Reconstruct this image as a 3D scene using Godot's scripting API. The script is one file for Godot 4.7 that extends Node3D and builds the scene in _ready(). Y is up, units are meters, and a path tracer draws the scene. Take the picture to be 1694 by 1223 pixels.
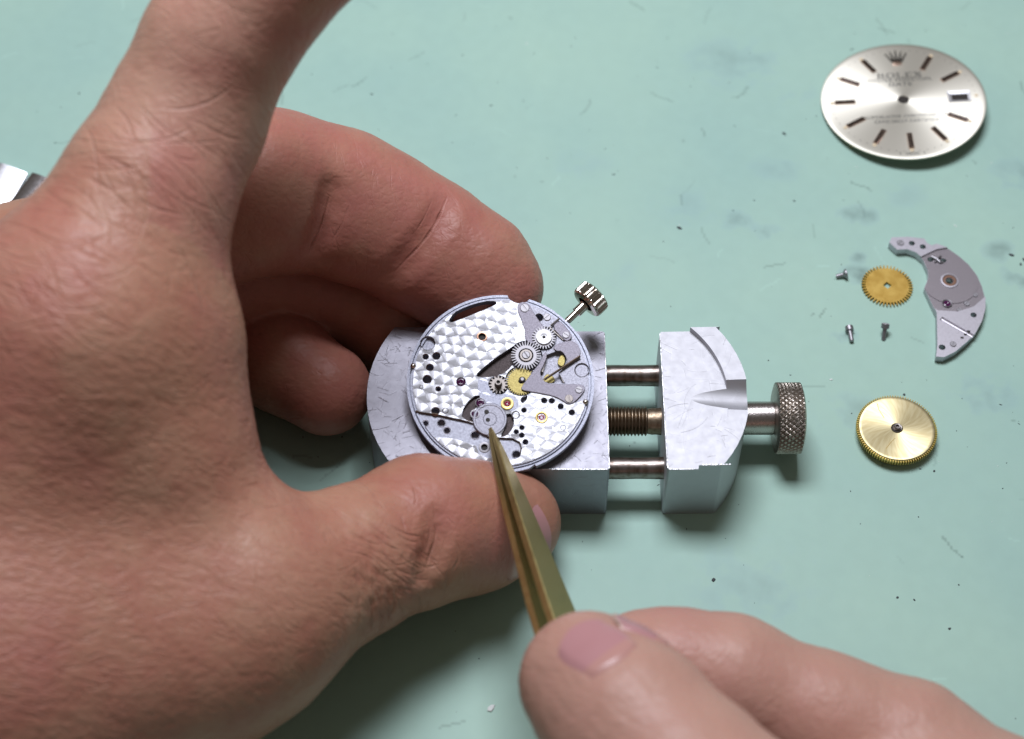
extends Node3D
# A watchmaker's bench seen from close by. All shapes are worked out in millimetres and written to the meshes in metres (MM).
const MM := 0.001
var used := {}
var mat := {}
var rng := RandomNumberGenerator.new()


# ---------------------------------------------------------------- mesh building
class Shape:
	var v := PackedVector3Array()
	var uv := PackedVector2Array()
	var col := PackedColorArray()
	var n := PackedVector3Array()
	var has_uv := false
	var has_col := false
	var has_n := false
	var crease := 35.0

	func tri(a: Vector3, b: Vector3, c: Vector3) -> void:
		v.push_back(a)
		v.push_back(b)
		v.push_back(c)

	func tri_uv(a: Vector3, b: Vector3, c: Vector3, ua: Vector2, ub: Vector2, uc: Vector2) -> void:
		has_uv = true
		tri(a, b, c)
		uv.push_back(ua)
		uv.push_back(ub)
		uv.push_back(uc)

	func quad(a: Vector3, b: Vector3, c: Vector3, d: Vector3) -> void:
		tri(a, b, c)
		tri(a, c, d)

	# triangles of another shape, moved
	func add(o: Shape, t: Transform3D) -> void:
		for p in o.v:
			v.push_back(t * p)

	# a flat outline (x, z in Vector2) from height y0 to y1, its upper edge bevelled
	func prism(poly: PackedVector2Array, y0: float, y1: float, bevel := 0.04) -> void:
		var p := poly.duplicate()
		if Geometry2D.is_polygon_clockwise(p):
			p.reverse()
		var m := p.size()
		var inner := PackedVector2Array()
		for i in m:
			var d0 := (p[i] - p[(i + m - 1) % m]).normalized()
			var d1 := (p[(i + 1) % m] - p[i]).normalized()
			var nn := Vector2(-d0.y, d0.x) + Vector2(-d1.y, d1.x)
			nn = nn.normalized() if nn.length() > 0.01 else Vector2(-d1.y, d1.x)
			inner.push_back(p[i] + nn * bevel)
		var idx := Geometry2D.triangulate_polygon(inner)
		for i in range(0, idx.size(), 3):
			var a := inner[idx[i]]
			var b := inner[idx[i + 1]]
			var c := inner[idx[i + 2]]
			if (b - a).cross(c - a) < 0.0:
				var s := b
				b = c
				c = s
			tri(Vector3(a.x, y1, a.y), Vector3(b.x, y1, b.y), Vector3(c.x, y1, c.y))
			tri(Vector3(a.x, y0, a.y), Vector3(c.x, y0, c.y), Vector3(b.x, y0, b.y))
		for i in m:
			var j := (i + 1) % m
			var a0 := Vector3(p[i].x, y0, p[i].y)
			var b0 := Vector3(p[j].x, y0, p[j].y)
			var a1 := Vector3(p[i].x, y1 - bevel, p[i].y)
			var b1 := Vector3(p[j].x, y1 - bevel, p[j].y)
			var a2 := Vector3(inner[i].x, y1, inner[i].y)
			var b2 := Vector3(inner[j].x, y1, inner[j].y)
			quad(a0, b0, b1, a1)
			quad(a1, b1, b2, a2)

	# profile points (radius, height) turned round the y axis; with UVs, u runs round and v along the profile
	func lathe(prof: PackedVector2Array, seg: int, with_uv := false, wobble := 0.0) -> void:
		for i in seg:
			var t0 := TAU * i / seg
			var t1 := TAU * (i + 1) / seg
			var c0 := Vector2(cos(t0), sin(t0))
			var c1 := Vector2(cos(t1), sin(t1))
			for k in prof.size() - 1:
				var p := prof[k]
				var q := prof[k + 1]
				var a := Vector3(p.x * c0.x, p.y, p.x * c0.y)
				var b := Vector3(p.x * c1.x, p.y, p.x * c1.y)
				var c := Vector3(q.x * c1.x, q.y, q.x * c1.y)
				var d := Vector3(q.x * c0.x, q.y, q.x * c0.y)
				if with_uv:
					var ua := Vector2(t0 / TAU + wobble * p.x, p.x)
					var ub := Vector2(t1 / TAU + wobble * p.x, p.x)
					var uc := Vector2(t1 / TAU + wobble * q.x, q.x)
					var ud := Vector2(t0 / TAU + wobble * q.x, q.x)
					if p.x > 1e-4:
						tri_uv(a, c, b, ua, uc, ub)
					if q.x > 1e-4:
						tri_uv(a, d, c, ua, ud, uc)
				else:
					if p.x > 1e-4:
						tri(a, c, b)
					if q.x > 1e-4:
						tri(a, d, c)

	func box(c: Vector3, s: Vector3, bevel := 0.05) -> void:
		var h := s * 0.5
		prism(PackedVector2Array([Vector2(c.x - h.x, c.z - h.z), Vector2(c.x + h.x, c.z - h.z), Vector2(c.x + h.x, c.z + h.z), Vector2(c.x - h.x, c.z + h.z)]), c.y - h.y, c.y + h.y, bevel)

	# a round bar along points
	func tube(path: PackedVector3Array, r: float, seg := 8, flat := 1.0) -> void:
		var rings := []
		for i in path.size():
			var d := (path[mini(i + 1, path.size() - 1)] - path[maxi(i - 1, 0)]).normalized()
			var s := d.cross(Vector3.UP)
			s = s.normalized() if s.length() > 0.01 else Vector3.RIGHT
			var u := s.cross(d).normalized()
			var ring := PackedVector3Array()
			for k in seg:
				var a := TAU * k / seg
				ring.push_back(path[i] + s * cos(a) * r + u * sin(a) * r * flat)
			rings.push_back(ring)
		for i in rings.size() - 1:
			for k in seg:
				var l := (k + 1) % seg
				quad(rings[i][k], rings[i + 1][k], rings[i + 1][l], rings[i][l])
		for e in [0, rings.size() - 1]:
			var mid: Vector3 = path[e]
			for k in seg:
				var l := (k + 1) % seg
				if e == 0:
					tri(mid, rings[e][k], rings[e][l])
				else:
					tri(mid, rings[e][l], rings[e][k])

	func commit() -> ArrayMesh:
		var count := v.size()
		if not has_n:
			n.resize(count)
			var face := PackedVector3Array()
			face.resize(count / 3)
			var at := {}
			for f in count / 3:
				var a := v[f * 3]
				face[f] = (v[f * 3 + 2] - a).cross(v[f * 3 + 1] - a)
				for k in 3:
					var key := Vector3i(v[f * 3 + k] * 2000.0)
					if at.has(key):
						at[key].push_back(f)
					else:
						at[key] = PackedInt32Array([f])
			var limit := cos(deg_to_rad(crease))
			for f in count / 3:
				var own := face[f].normalized()
				for k in 3:
					var sum := Vector3.ZERO
					for g in at[Vector3i(v[f * 3 + k] * 2000.0)]:
						var fn: Vector3 = face[g]
						if fn.normalized().dot(own) > limit:
							sum += fn
					n[f * 3 + k] = sum.normalized() if sum.length() > 1e-9 else own
		var out := PackedVector3Array()
		out.resize(count)
		for i in count:
			out[i] = v[i] * 0.001
		var arr := []
		arr.resize(Mesh.ARRAY_MAX)
		arr[Mesh.ARRAY_VERTEX] = out
		arr[Mesh.ARRAY_NORMAL] = n
		if has_uv:
			arr[Mesh.ARRAY_TEX_UV] = uv
		if has_col:
			arr[Mesh.ARRAY_COLOR] = col
		var m := ArrayMesh.new()
		m.add_surface_from_arrays(Mesh.PRIMITIVE_TRIANGLES, arr)
		return m


func pts(a: Array) -> PackedVector2Array:
	# pairs (right, back) on a thing's own top face -> (x, z)
	var out := PackedVector2Array()
	for i in range(0, a.size(), 2):
		out.push_back(Vector2(a[i], -a[i + 1]))
	return out


func ring_of(c: Vector2, r: float, seg := 24) -> PackedVector2Array:
	var out := PackedVector2Array()
	for i in seg:
		out.push_back(c + Vector2(cos(TAU * i / seg), sin(TAU * i / seg)) * r)
	return out


func rounded(p: PackedVector2Array, times := 2) -> PackedVector2Array:
	for t in times:
		var q := PackedVector2Array()
		for i in p.size():
			var a := p[i]
			var b := p[(i + 1) % p.size()]
			q.push_back(a.lerp(b, 0.25))
			q.push_back(a.lerp(b, 0.75))
		p = q
	return p


func numbered(called: String) -> String:
	if not used.has(called):
		used[called] = 0
		return called
	used[called] += 1
	return "%s_%03d" % [called, used[called]]


func thing(called: String, label: String, category: String, at := Vector3.ZERO, group := "") -> Node3D:
	var o := Node3D.new()
	o.name = numbered(called)
	add_child(o)
	o.position = at * MM
	tag(o, label, category, group)
	return o


func tag(o: Node, label: String, category: String, group := "") -> void:
	o.set_meta("label", label)
	o.set_meta("category", category)
	if group:
		o.set_meta("group", group)


func mesh(called: String, m: Mesh, material: Material, parent: Node, at := Vector3.ZERO) -> MeshInstance3D:
	var o := MeshInstance3D.new()
	o.name = called
	o.mesh = m
	o.material_override = material
	o.cast_shadow = GeometryInstance3D.SHADOW_CASTING_SETTING_ON
	parent.add_child(o, true)
	o.position = at * MM
	return o


func obj(called: String, s: Shape, material: Material, parent: Node, at := Vector3.ZERO) -> MeshInstance3D:
	return mesh(called, s.commit(), material, parent, at)


# solids cut by booleans, worked in millimetres
func cut(called: String, solid: CSGShape3D, material: Material, parent: Node, at := Vector3.ZERO, crease := 30.0) -> MeshInstance3D:
	add_child(solid)
	var worked: Node = solid
	worked._update_shape()
	var baked := solid.bake_static_mesh()
	var s := Shape.new()
	s.crease = crease
	for k in baked.get_surface_count():
		var a := baked.surface_get_arrays(k)
		var vv: PackedVector3Array = a[Mesh.ARRAY_VERTEX]
		if a[Mesh.ARRAY_INDEX] != null:
			for i in a[Mesh.ARRAY_INDEX]:
				s.v.push_back(vv[i])
		else:
			s.v.append_array(vv)
	remove_child(solid)
	solid.free()
	return obj(called, s, material, parent, at)


func csg_round(r: float, y0: float, y1: float, c := Vector2.ZERO, sides := 24) -> CSGCylinder3D:
	var o := CSGCylinder3D.new()
	o.radius = r
	o.height = y1 - y0
	o.sides = sides
	o.position = Vector3(c.x, (y0 + y1) / 2.0, c.y)
	return o


func csg_poly(p: PackedVector2Array, y0: float, y1: float) -> CSGPolygon3D:
	# the outline is (x, z); the extrusion runs back along z before it is turned upright
	var o := CSGPolygon3D.new()
	var q := PackedVector2Array()
	for a in p:
		q.push_back(Vector2(a.x, -a.y))
	if Geometry2D.is_polygon_clockwise(q):
		q.reverse()
	o.polygon = q
	o.depth = y1 - y0
	o.rotation.x = -PI / 2
	o.position.y = y1
	return o


func minus(base: CSGShape3D, o: CSGShape3D) -> void:
	o.operation = CSGShape3D.OPERATION_SUBTRACTION
	base.add_child(o)


func plus(base: CSGShape3D, o: CSGShape3D) -> void:
	base.add_child(o)


# ---------------------------------------------------------------- materials
func lin(r: float, g: float, b: float) -> Color:
	return Color(r, g, b).linear_to_srgb()


func noise_map(freq: float, kind: int, size := 512, octaves := 4, seed_ := 1, normal := false, ramp: Gradient = null) -> NoiseTexture2D:
	var f := FastNoiseLite.new()
	f.noise_type = kind
	f.frequency = freq
	f.fractal_octaves = octaves
	f.seed = seed_
	var t := NoiseTexture2D.new()
	t.width = size
	t.height = size
	t.seamless = true
	t.noise = f
	t.as_normal_map = normal
	t.color_ramp = ramp
	return t


func ramp(stops: Array) -> Gradient:
	var g := Gradient.new()
	var o := PackedFloat32Array()
	var c := PackedColorArray()
	for s in stops:
		o.push_back(s[0])
		c.push_back(Color(s[1], s[1], s[1]) if not s[1] is Color else s[1])
	g.offsets = o
	g.colors = c
	return g


func metal(c: Color, rough: float, aniso := 0.0, rough_map: Texture2D = null, bump: Texture2D = null, bump_cm := 0.001, scale_ := 100.0, colour_map: Texture2D = null) -> StandardMaterial3D:
	var m := StandardMaterial3D.new()
	m.albedo_color = c
	m.metallic = 1.0
	m.roughness = rough
	if aniso != 0.0:
		m.anisotropy_enabled = true
		m.anisotropy = aniso
	else:
		m.uv1_triplanar = true
		m.uv1_scale = Vector3.ONE * scale_
		if rough_map:
			m.roughness_texture = rough_map
			m.roughness_texture_channel = BaseMaterial3D.TEXTURE_CHANNEL_RED
		if colour_map:
			m.albedo_texture = colour_map
		if bump:
			m.heightmap_enabled = true
			m.heightmap_texture = bump
			m.heightmap_scale = bump_cm
	return m


# fine straight scratches on a dull metal face, as a height picture
func scratch_image(size: int, count: int, seed_: int, short_: int, long_: int, strength: float) -> ImageTexture:
	var r := RandomNumberGenerator.new()
	r.seed = seed_
	var f := FastNoiseLite.new()
	f.frequency = 0.03
	f.seed = seed_
	f.fractal_octaves = 5
	var im := f.get_seamless_image(size, size)
	im.convert(Image.FORMAT_RGBF)
	for y in size:
		for x in size:
			var g := 0.5 + (im.get_pixel(x, y).r - 0.5) * 0.07
			im.set_pixel(x, y, Color(g, g, g))
	for i in count:
		var p := Vector2(r.randf() * size, r.randf() * size)
		var a := r.randf() * TAU
		var d := Vector2(cos(a), sin(a))
		var bend := r.randf_range(-0.01, 0.01)
		var deep := r.randf_range(0.2, 1.0) * strength * (1.0 if r.randf() < 0.6 else -0.8)
		var w := 1 if r.randf() < 0.4 else r.randi_range(2, 3)
		for k in r.randi_range(short_, long_):
			p += d
			d = d.rotated(bend)
			for j in w:
				var x := posmod(int(p.x) + j, size)
				var y := posmod(int(p.y), size)
				var g := im.get_pixel(x, y).r - deep
				im.set_pixel(x, y, Color(g, g, g))
	return ImageTexture.create_from_image(im)


const SKIN_SPAN := 150.0


# where a place on the left hand lies on its skin: millimetres across the back of the hand
func skin_place(p: Vector3) -> Vector2:
	return Vector2(p.dot(SKIN_A) + 115.0, p.dot(SKIN_B) + 80.0)


const SKIN_UP := Vector3(0.35109, 0.80250, 0.48150)
const SKIN_A := Vector3(0.93634, -0.30090, -0.18054)
const SKIN_B := Vector3(0.0, 0.51450, -0.85750)


# the fine relief of skin: a lattice of small cells, with folds drawn into it as lines
func skin_lines() -> ImageTexture:
	var size := 2048
	var f := FastNoiseLite.new()
	f.noise_type = FastNoiseLite.TYPE_CELLULAR
	f.cellular_return_type = FastNoiseLite.RETURN_DISTANCE2_SUB
	f.frequency = 0.085
	f.fractal_octaves = 2
	f.seed = 5
	f.domain_warp_enabled = true
	f.domain_warp_amplitude = 8.0
	f.domain_warp_frequency = 0.02
	var im := f.get_image(1150, 1480)
	im.resize(size, size, Image.INTERPOLATE_CUBIC)
	im.convert(Image.FORMAT_RF)
	var h := im.get_data().to_float32_array()
	var k: float = size / SKIN_SPAN
	var r := RandomNumberGenerator.new()
	r.seed = 15
	# middle, spread, direction of the lines, how many, shortest, longest, depth, width, wander
	var fields := [
		[Vector3(-62, 45, 46), 30.0, Vector3(0.95, -0.22, 0.24), 3000, 0.9, 3.2, 1.2, 1.8, 0.12],
		[Vector3(-62, 45, 46), 32.0, Vector3(0.55, 0.1, 0.8), 900, 0.8, 2.4, 0.9, 1.3, 0.15],
		[Vector3(-75, 35, 62), 20.0, Vector3(0.97, -0.25, -0.05), 1500, 1.5, 4.5, 1.5, 2.2, 0.08],
		[Vector3(-30, 32, 54), 13.0, Vector3(0.80, -0.30, 0.52), 450, 2.0, 6.0, 1.3, 1.8, 0.10],
		[Vector3(-18, 25, 51), 6.0, Vector3(0.66, -0.40, 0.64), 70, 3.0, 7.0, 2.6, 2.4, 0.10],
		[Vector3(-12, 25, 46), 6.0, Vector3(0.25, -0.5, 0.83), 50, 2.0, 6.0, 1.6, 1.6, 0.10],
		[Vector3(-50, 68, 14), 10.0, Vector3(0.80, -0.10, 0.60), 60, 6.0, 15.0, 1.9, 2.6, 0.04],
		[Vector3(-64, 58, 28), 9.0, Vector3(0.80, -0.15, 0.60), 110, 4.0, 11.0, 1.8, 2.4, 0.06],
		[Vector3(-44, 72, 0), 9.0, Vector3(0.75, 0.2, 0.62), 60, 3.0, 9.0, 1.0, 1.8, 0.06],
		[Vector3(-8, 28, -6), 10.0, Vector3(-0.25, 0.75, -0.6), 130, 2.0, 7.0, 0.8, 1.2, 0.05],
		[Vector3(-24, 32, -6), 8.0, Vector3(-0.25, 0.75, -0.6), 70, 2.0, 8.0, 0.8, 1.3, 0.05],
		[Vector3(22, 38, 82), 22.0, Vector3(0.8, 0.1, -0.55), 500, 2.0, 6.0, 0.8, 1.8, 0.10],
		[Vector3(40, 32, 72), 16.0, Vector3(0.25, 0.1, 0.95), 300, 2.0, 7.0, 0.8, 1.8, 0.10],
		[Vector3(0, 16, 38), 9.0, Vector3(0.3, -0.4, 0.85), 130, 2.0, 6.0, 0.7, 1.2, 0.08],
	]
	for q in fields:
		var c: Vector2 = skin_place(q[0]) * k
		var dir := Vector2(q[2].dot(SKIN_A), q[2].dot(SKIN_B)).normalized()
		for i in q[3]:
			var p: Vector2 = c + Vector2(r.randfn(), r.randfn()) * q[1] * 0.55 * k
			score(h, size, p, dir.rotated(r.randfn() * 0.30), r.randf_range(q[4], q[5]) * k, q[6] * r.randf_range(0.3, 1.0), q[7] * r.randf_range(0.7, 1.2), r.randf_range(-q[8], q[8]) * 0.12, r)
	# fold lines at the joints
	for q in [
		[[-26.9, 36.8, -6.7, -27.4, 35.4, -4.5, -28.4, 33.2, -2.2, -29.8, 31.2, -0.6, -31.0, 28.0, 0.0], 3.0, 3.0],
		[[-24.2, 34.8, -6.5, -24.9, 33.7, -4.7, -25.8, 32.5, -3.1, -27.5, 30.5, -1.0], 1.6, 2.4],
		[[-9.4, 30.6, -12.0, -10.2, 30.1, -10.0, -11.5, 29.5, -6.5, -13.5, 28.4, -3.6, -16.1, 26.9, -1.3, -18.3, 25.0, 0.1], 3.0, 3.0],
		[[-12.2, 30.6, -10.6, -13.8, 29.5, -7.0, -15.5, 28.4, -4.6], 1.5, 2.4],
		[[-10.5, 24.6, 43.1, -10.3, 23.7, 45.1, -11.0, 22.6, 47.4, -12.0, 21.2, 49.8], 3.2, 3.0],
		[[-8.0, 22.5, 44.6, -7.4, 20.4, 46.3, -8.6, 18.8, 48.3], 1.8, 3.0],
		[[-53.7, 70.4, 15.5, -50.7, 70.7, 17.1, -47.6, 69.9, 18.7, -44.7, 68.0, 20.9, -42.5, 66.0, 23.0], 2.2, 3.2],
		[[-56.8, 69.0, 17.5, -52.1, 69.7, 20.1, -48.3, 68.0, 22.9, -45.5, 66.0, 26.0], 2.2, 3.2],
		[[-58.5, 67.0, 20.5, -54.0, 67.5, 23.5, -51.0, 66.5, 26.0], 2.0, 3.0],
	]:
		var line := Curve2D.new()
		for i in range(0, q[0].size(), 3):
			var here := skin_place(Vector3(q[0][i], q[0][i + 1], q[0][i + 2])) * k
			var before := skin_place(Vector3(q[0][maxi(i - 3, 0)], q[0][maxi(i - 2, 1)], q[0][maxi(i - 1, 2)])) * k
			var n: int = q[0].size()
			var after := skin_place(Vector3(q[0][mini(i + 3, n - 3)], q[0][mini(i + 4, n - 2)], q[0][mini(i + 5, n - 1)])) * k
			line.add_point(here, (before - after) / 6.0, (after - before) / 6.0)
		var long := line.get_baked_length()
		var s := 0.0
		while s < long:
			var here := line.sample_baked(s)
			var there := line.sample_baked(minf(s + 1.5, long))
			var fade := minf(1.0, 4.0 * minf(s, long - s) / long) * (0.75 + 0.25 * sin(s * 0.13))
			if there.distance_to(here) > 0.1:
				score(h, size, here, (there - here).normalized(), 1.5, q[1] * fade, q[2], 0.0, r, false, false, 0.0)
			s += 1.0
	return ImageTexture.create_from_image(Image.create_from_data(size, size, false, Image.FORMAT_RF, h.to_byte_array()))


# press one line into a height field, fading at its ends
func score(h: PackedFloat32Array, size: int, p: Vector2, d: Vector2, length: float, deep: float, wide: float, bend: float, r: RandomNumberGenerator, fade_in := true, fade_out := true, wander := 0.05) -> void:
	var steps := int(length)
	var reach := int(ceil(wide * 2.2))
	for s in steps:
		var t := float(s) / maxf(steps, 1)
		var a := 1.0
		if fade_in:
			a *= minf(1.0, t * 4.0)
		if fade_out:
			a *= minf(1.0, (1.0 - t) * 4.0)
		var side := Vector2(-d.y, d.x)
		for e in range(-reach, reach + 1):
			var q := p + side * e
			var x := int(q.x)
			var y := int(q.y)
			if x < 0 or y < 0 or x >= size or y >= size:
				continue
			var at := x + y * size
			var now := -deep * a * exp(-e * e / (wide * wide)) + 0.5
			if h[at] > now:
				h[at] = now if now < 0.0 else lerpf(h[at], now, 0.5)
		p += d
		d = d.rotated(bend + r.randf_range(-wander, wander))


func make_materials() -> void:
	var fine := noise_map(0.05, FastNoiseLite.TYPE_SIMPLEX_SMOOTH, 512, 5, 3)
	var rough_a := noise_map(0.02, FastNoiseLite.TYPE_SIMPLEX_SMOOTH, 512, 5, 5, false, ramp([[0.0, 0.7], [1.0, 1.0]]))
	var rough_even := noise_map(0.05, FastNoiseLite.TYPE_SIMPLEX_SMOOTH, 512, 5, 6, false, ramp([[0.0, 0.88], [1.0, 1.0]]))
	var scratches := scratch_image(1024, 620, 11, 10, 110, 0.16)
	var gouges := scratch_image(768, 1900, 12, 5, 36, 0.2)
	var tarnish := noise_map(0.012, FastNoiseLite.TYPE_SIMPLEX_SMOOTH, 512, 5, 8, false, ramp([[0.0, lin(0.35, 0.28, 0.22)], [0.45, lin(0.75, 0.72, 0.7)], [1.0, lin(1, 1, 1)]]))
	mat.holder = metal(lin(0.54, 0.54, 0.57), 0.66, 0.0, rough_even, scratches, 0.008, 20.0)
	mat.holder_worn = metal(lin(0.41, 0.405, 0.455), 0.62, 0.0, rough_even, gouges, 0.013, 24.0)
	mat.rod = metal(lin(0.36, 0.32, 0.30), 0.42, 0.0, rough_a, gouges, 0.0008, 90.0, tarnish)
	mat.screw_steel = metal(lin(0.38, 0.31, 0.23), 0.5, 0.0, rough_a, fine, 0.001, 150.0, tarnish)
	mat.knob = metal(lin(0.38, 0.34, 0.30), 0.42, 0.0, rough_a, fine, 0.003, 150.0)
	mat.collar = metal(lin(0.48, 0.44, 0.42), 0.34, 0.0, rough_a, fine, 0.002, 200.0)
	mat.plate = metal(lin(0.42, 0.42, 0.48), 0.72, 0.0, rough_a, fine, 0.0006, 300.0)
	mat.flange = metal(lin(0.47, 0.485, 0.57), 0.72, 0.0, rough_a, fine, 0.0008, 300.0)
	mat.recess = metal(lin(0.44, 0.45, 0.52), 0.70, 0.0, rough_a, scratches, 0.0003, 220.0)
	mat.dark_floor = metal(lin(0.09, 0.075, 0.075), 0.7, 0.0, rough_a, fine, 0.0008, 300.0)
	mat.body = metal(lin(0.18, 0.14, 0.11), 0.55, 0.0, rough_a)
	mat.perlage = metal(lin(0.86, 0.87, 0.93), 0.54, -0.92)
	mat.lever = metal(lin(0.34, 0.32, 0.37), 0.75, 0.0, rough_a, fine, 0.0004, 400.0)
	mat.steel = metal(lin(0.34, 0.33, 0.35), 0.5)
	mat.steel_dark = metal(lin(0.26, 0.235, 0.22), 0.42)
	mat.blued = metal(lin(0.12, 0.12, 0.22), 0.3)
	mat.wire = metal(lin(0.24, 0.18, 0.14), 0.35)
	mat.brass = metal(lin(0.50, 0.42, 0.17), 0.7, 0.0, rough_a, fine, 0.0003, 300.0)
	mat.brass_old = metal(lin(0.50, 0.34, 0.095), 0.6, 0.0, rough_a, fine, 0.0006, 120.0, noise_map(0.006, FastNoiseLite.TYPE_SIMPLEX_SMOOTH, 512, 4, 21, false, ramp([[0.0, lin(0.75, 0.68, 0.55)], [0.8, lin(1, 1, 1)]])))
	mat.barrel_top = metal(lin(0.84, 0.74, 0.46), 0.52, 0.7)
	mat.barrel_top.albedo_texture = noise_map(0.05, FastNoiseLite.TYPE_SIMPLEX_SMOOTH, 512, 4, 61, false, ramp([[0.2, lin(0.86, 0.82, 0.74)], [0.7, lin(1, 1, 1)]]))
	mat.barrel_top.uv1_scale = Vector3(2.0, 0.012, 1.0)
	mat.barrel_rim = metal(lin(0.62, 0.45, 0.14), 0.30)
	mat.gold = metal(lin(0.62, 0.46, 0.18), 0.4)
	mat.dial = metal(lin(0.93, 0.90, 0.80), 0.60, 0.66)
	mat.dial_edge = metal(lin(0.62, 0.56, 0.46), 0.35)
	mat.marker = metal(lin(0.30, 0.26, 0.25), 0.12)
	mat.marker_gold = metal(lin(0.80, 0.58, 0.46), 0.3)
	mat.emblem = metal(lin(0.22, 0.21, 0.20), 0.2)
	mat.window = metal(lin(0.85, 0.85, 0.88), 0.5)
	mat.bridge = metal(lin(0.50, 0.48, 0.52), 0.56, 0.0, rough_a, scratches, 0.0002, 220.0)
	mat.bridge_dark = metal(lin(0.27, 0.245, 0.26), 0.58, 0.0, rough_a, fine, 0.001, 300.0)
	mat.copper = metal(lin(0.42, 0.25, 0.18), 0.35)
	mat.crown = metal(lin(0.66, 0.60, 0.54), 0.14)
	mat.tweezer = metal(lin(0.62, 0.50, 0.22), 0.48, 0.0, rough_a, scratches, 0.0002, 60.0)
	mat.link = metal(lin(0.60, 0.57, 0.58), 0.24, 0.0, rough_a)
	mat.link_bright = metal(lin(0.75, 0.75, 0.78), 0.45, 0.0, rough_a)
	mat.ruby = StandardMaterial3D.new()
	mat.ruby.albedo_color = lin(0.34, 0.02, 0.08)
	mat.ruby.roughness = 0.08
	mat.ruby_dark = StandardMaterial3D.new()
	mat.ruby_dark.albedo_color = lin(0.07, 0.01, 0.06)
	mat.ruby_dark.roughness = 0.06
	mat.hole = StandardMaterial3D.new()
	mat.hole.albedo_color = lin(0.02, 0.015, 0.012)
	mat.hole.roughness = 0.6
	mat.ink = StandardMaterial3D.new()
	mat.ink.albedo_color = lin(0.02, 0.02, 0.018)
	mat.ink.roughness = 0.6
	mat.lume = StandardMaterial3D.new()
	mat.lume.albedo_color = lin(0.75, 0.62, 0.42)
	mat.lume.roughness = 0.7
	mat.speck = StandardMaterial3D.new()
	mat.speck.albedo_color = lin(0.05, 0.055, 0.06)
	mat.speck.roughness = 0.8
	mat.speck_pale = StandardMaterial3D.new()
	mat.speck_pale.albedo_color = lin(0.75, 0.78, 0.76)
	mat.speck_pale.roughness = 0.7
	mat.skin = StandardMaterial3D.new()
	mat.skin.vertex_color_use_as_albedo = true
	mat.skin.roughness = 0.46
	mat.skin.metallic_specular = 0.42
	mat.skin.subsurf_scatter_enabled = true
	mat.skin.subsurf_scatter_strength = 0.05
	mat.skin.heightmap_enabled = true
	mat.skin.heightmap_texture = skin_lines()
	mat.skin.heightmap_scale = 0.0080
	mat.nail = StandardMaterial3D.new()
	mat.nail.vertex_color_use_as_albedo = true
	mat.nail.roughness = 0.30
	mat.nail.metallic_specular = 0.45


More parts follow.
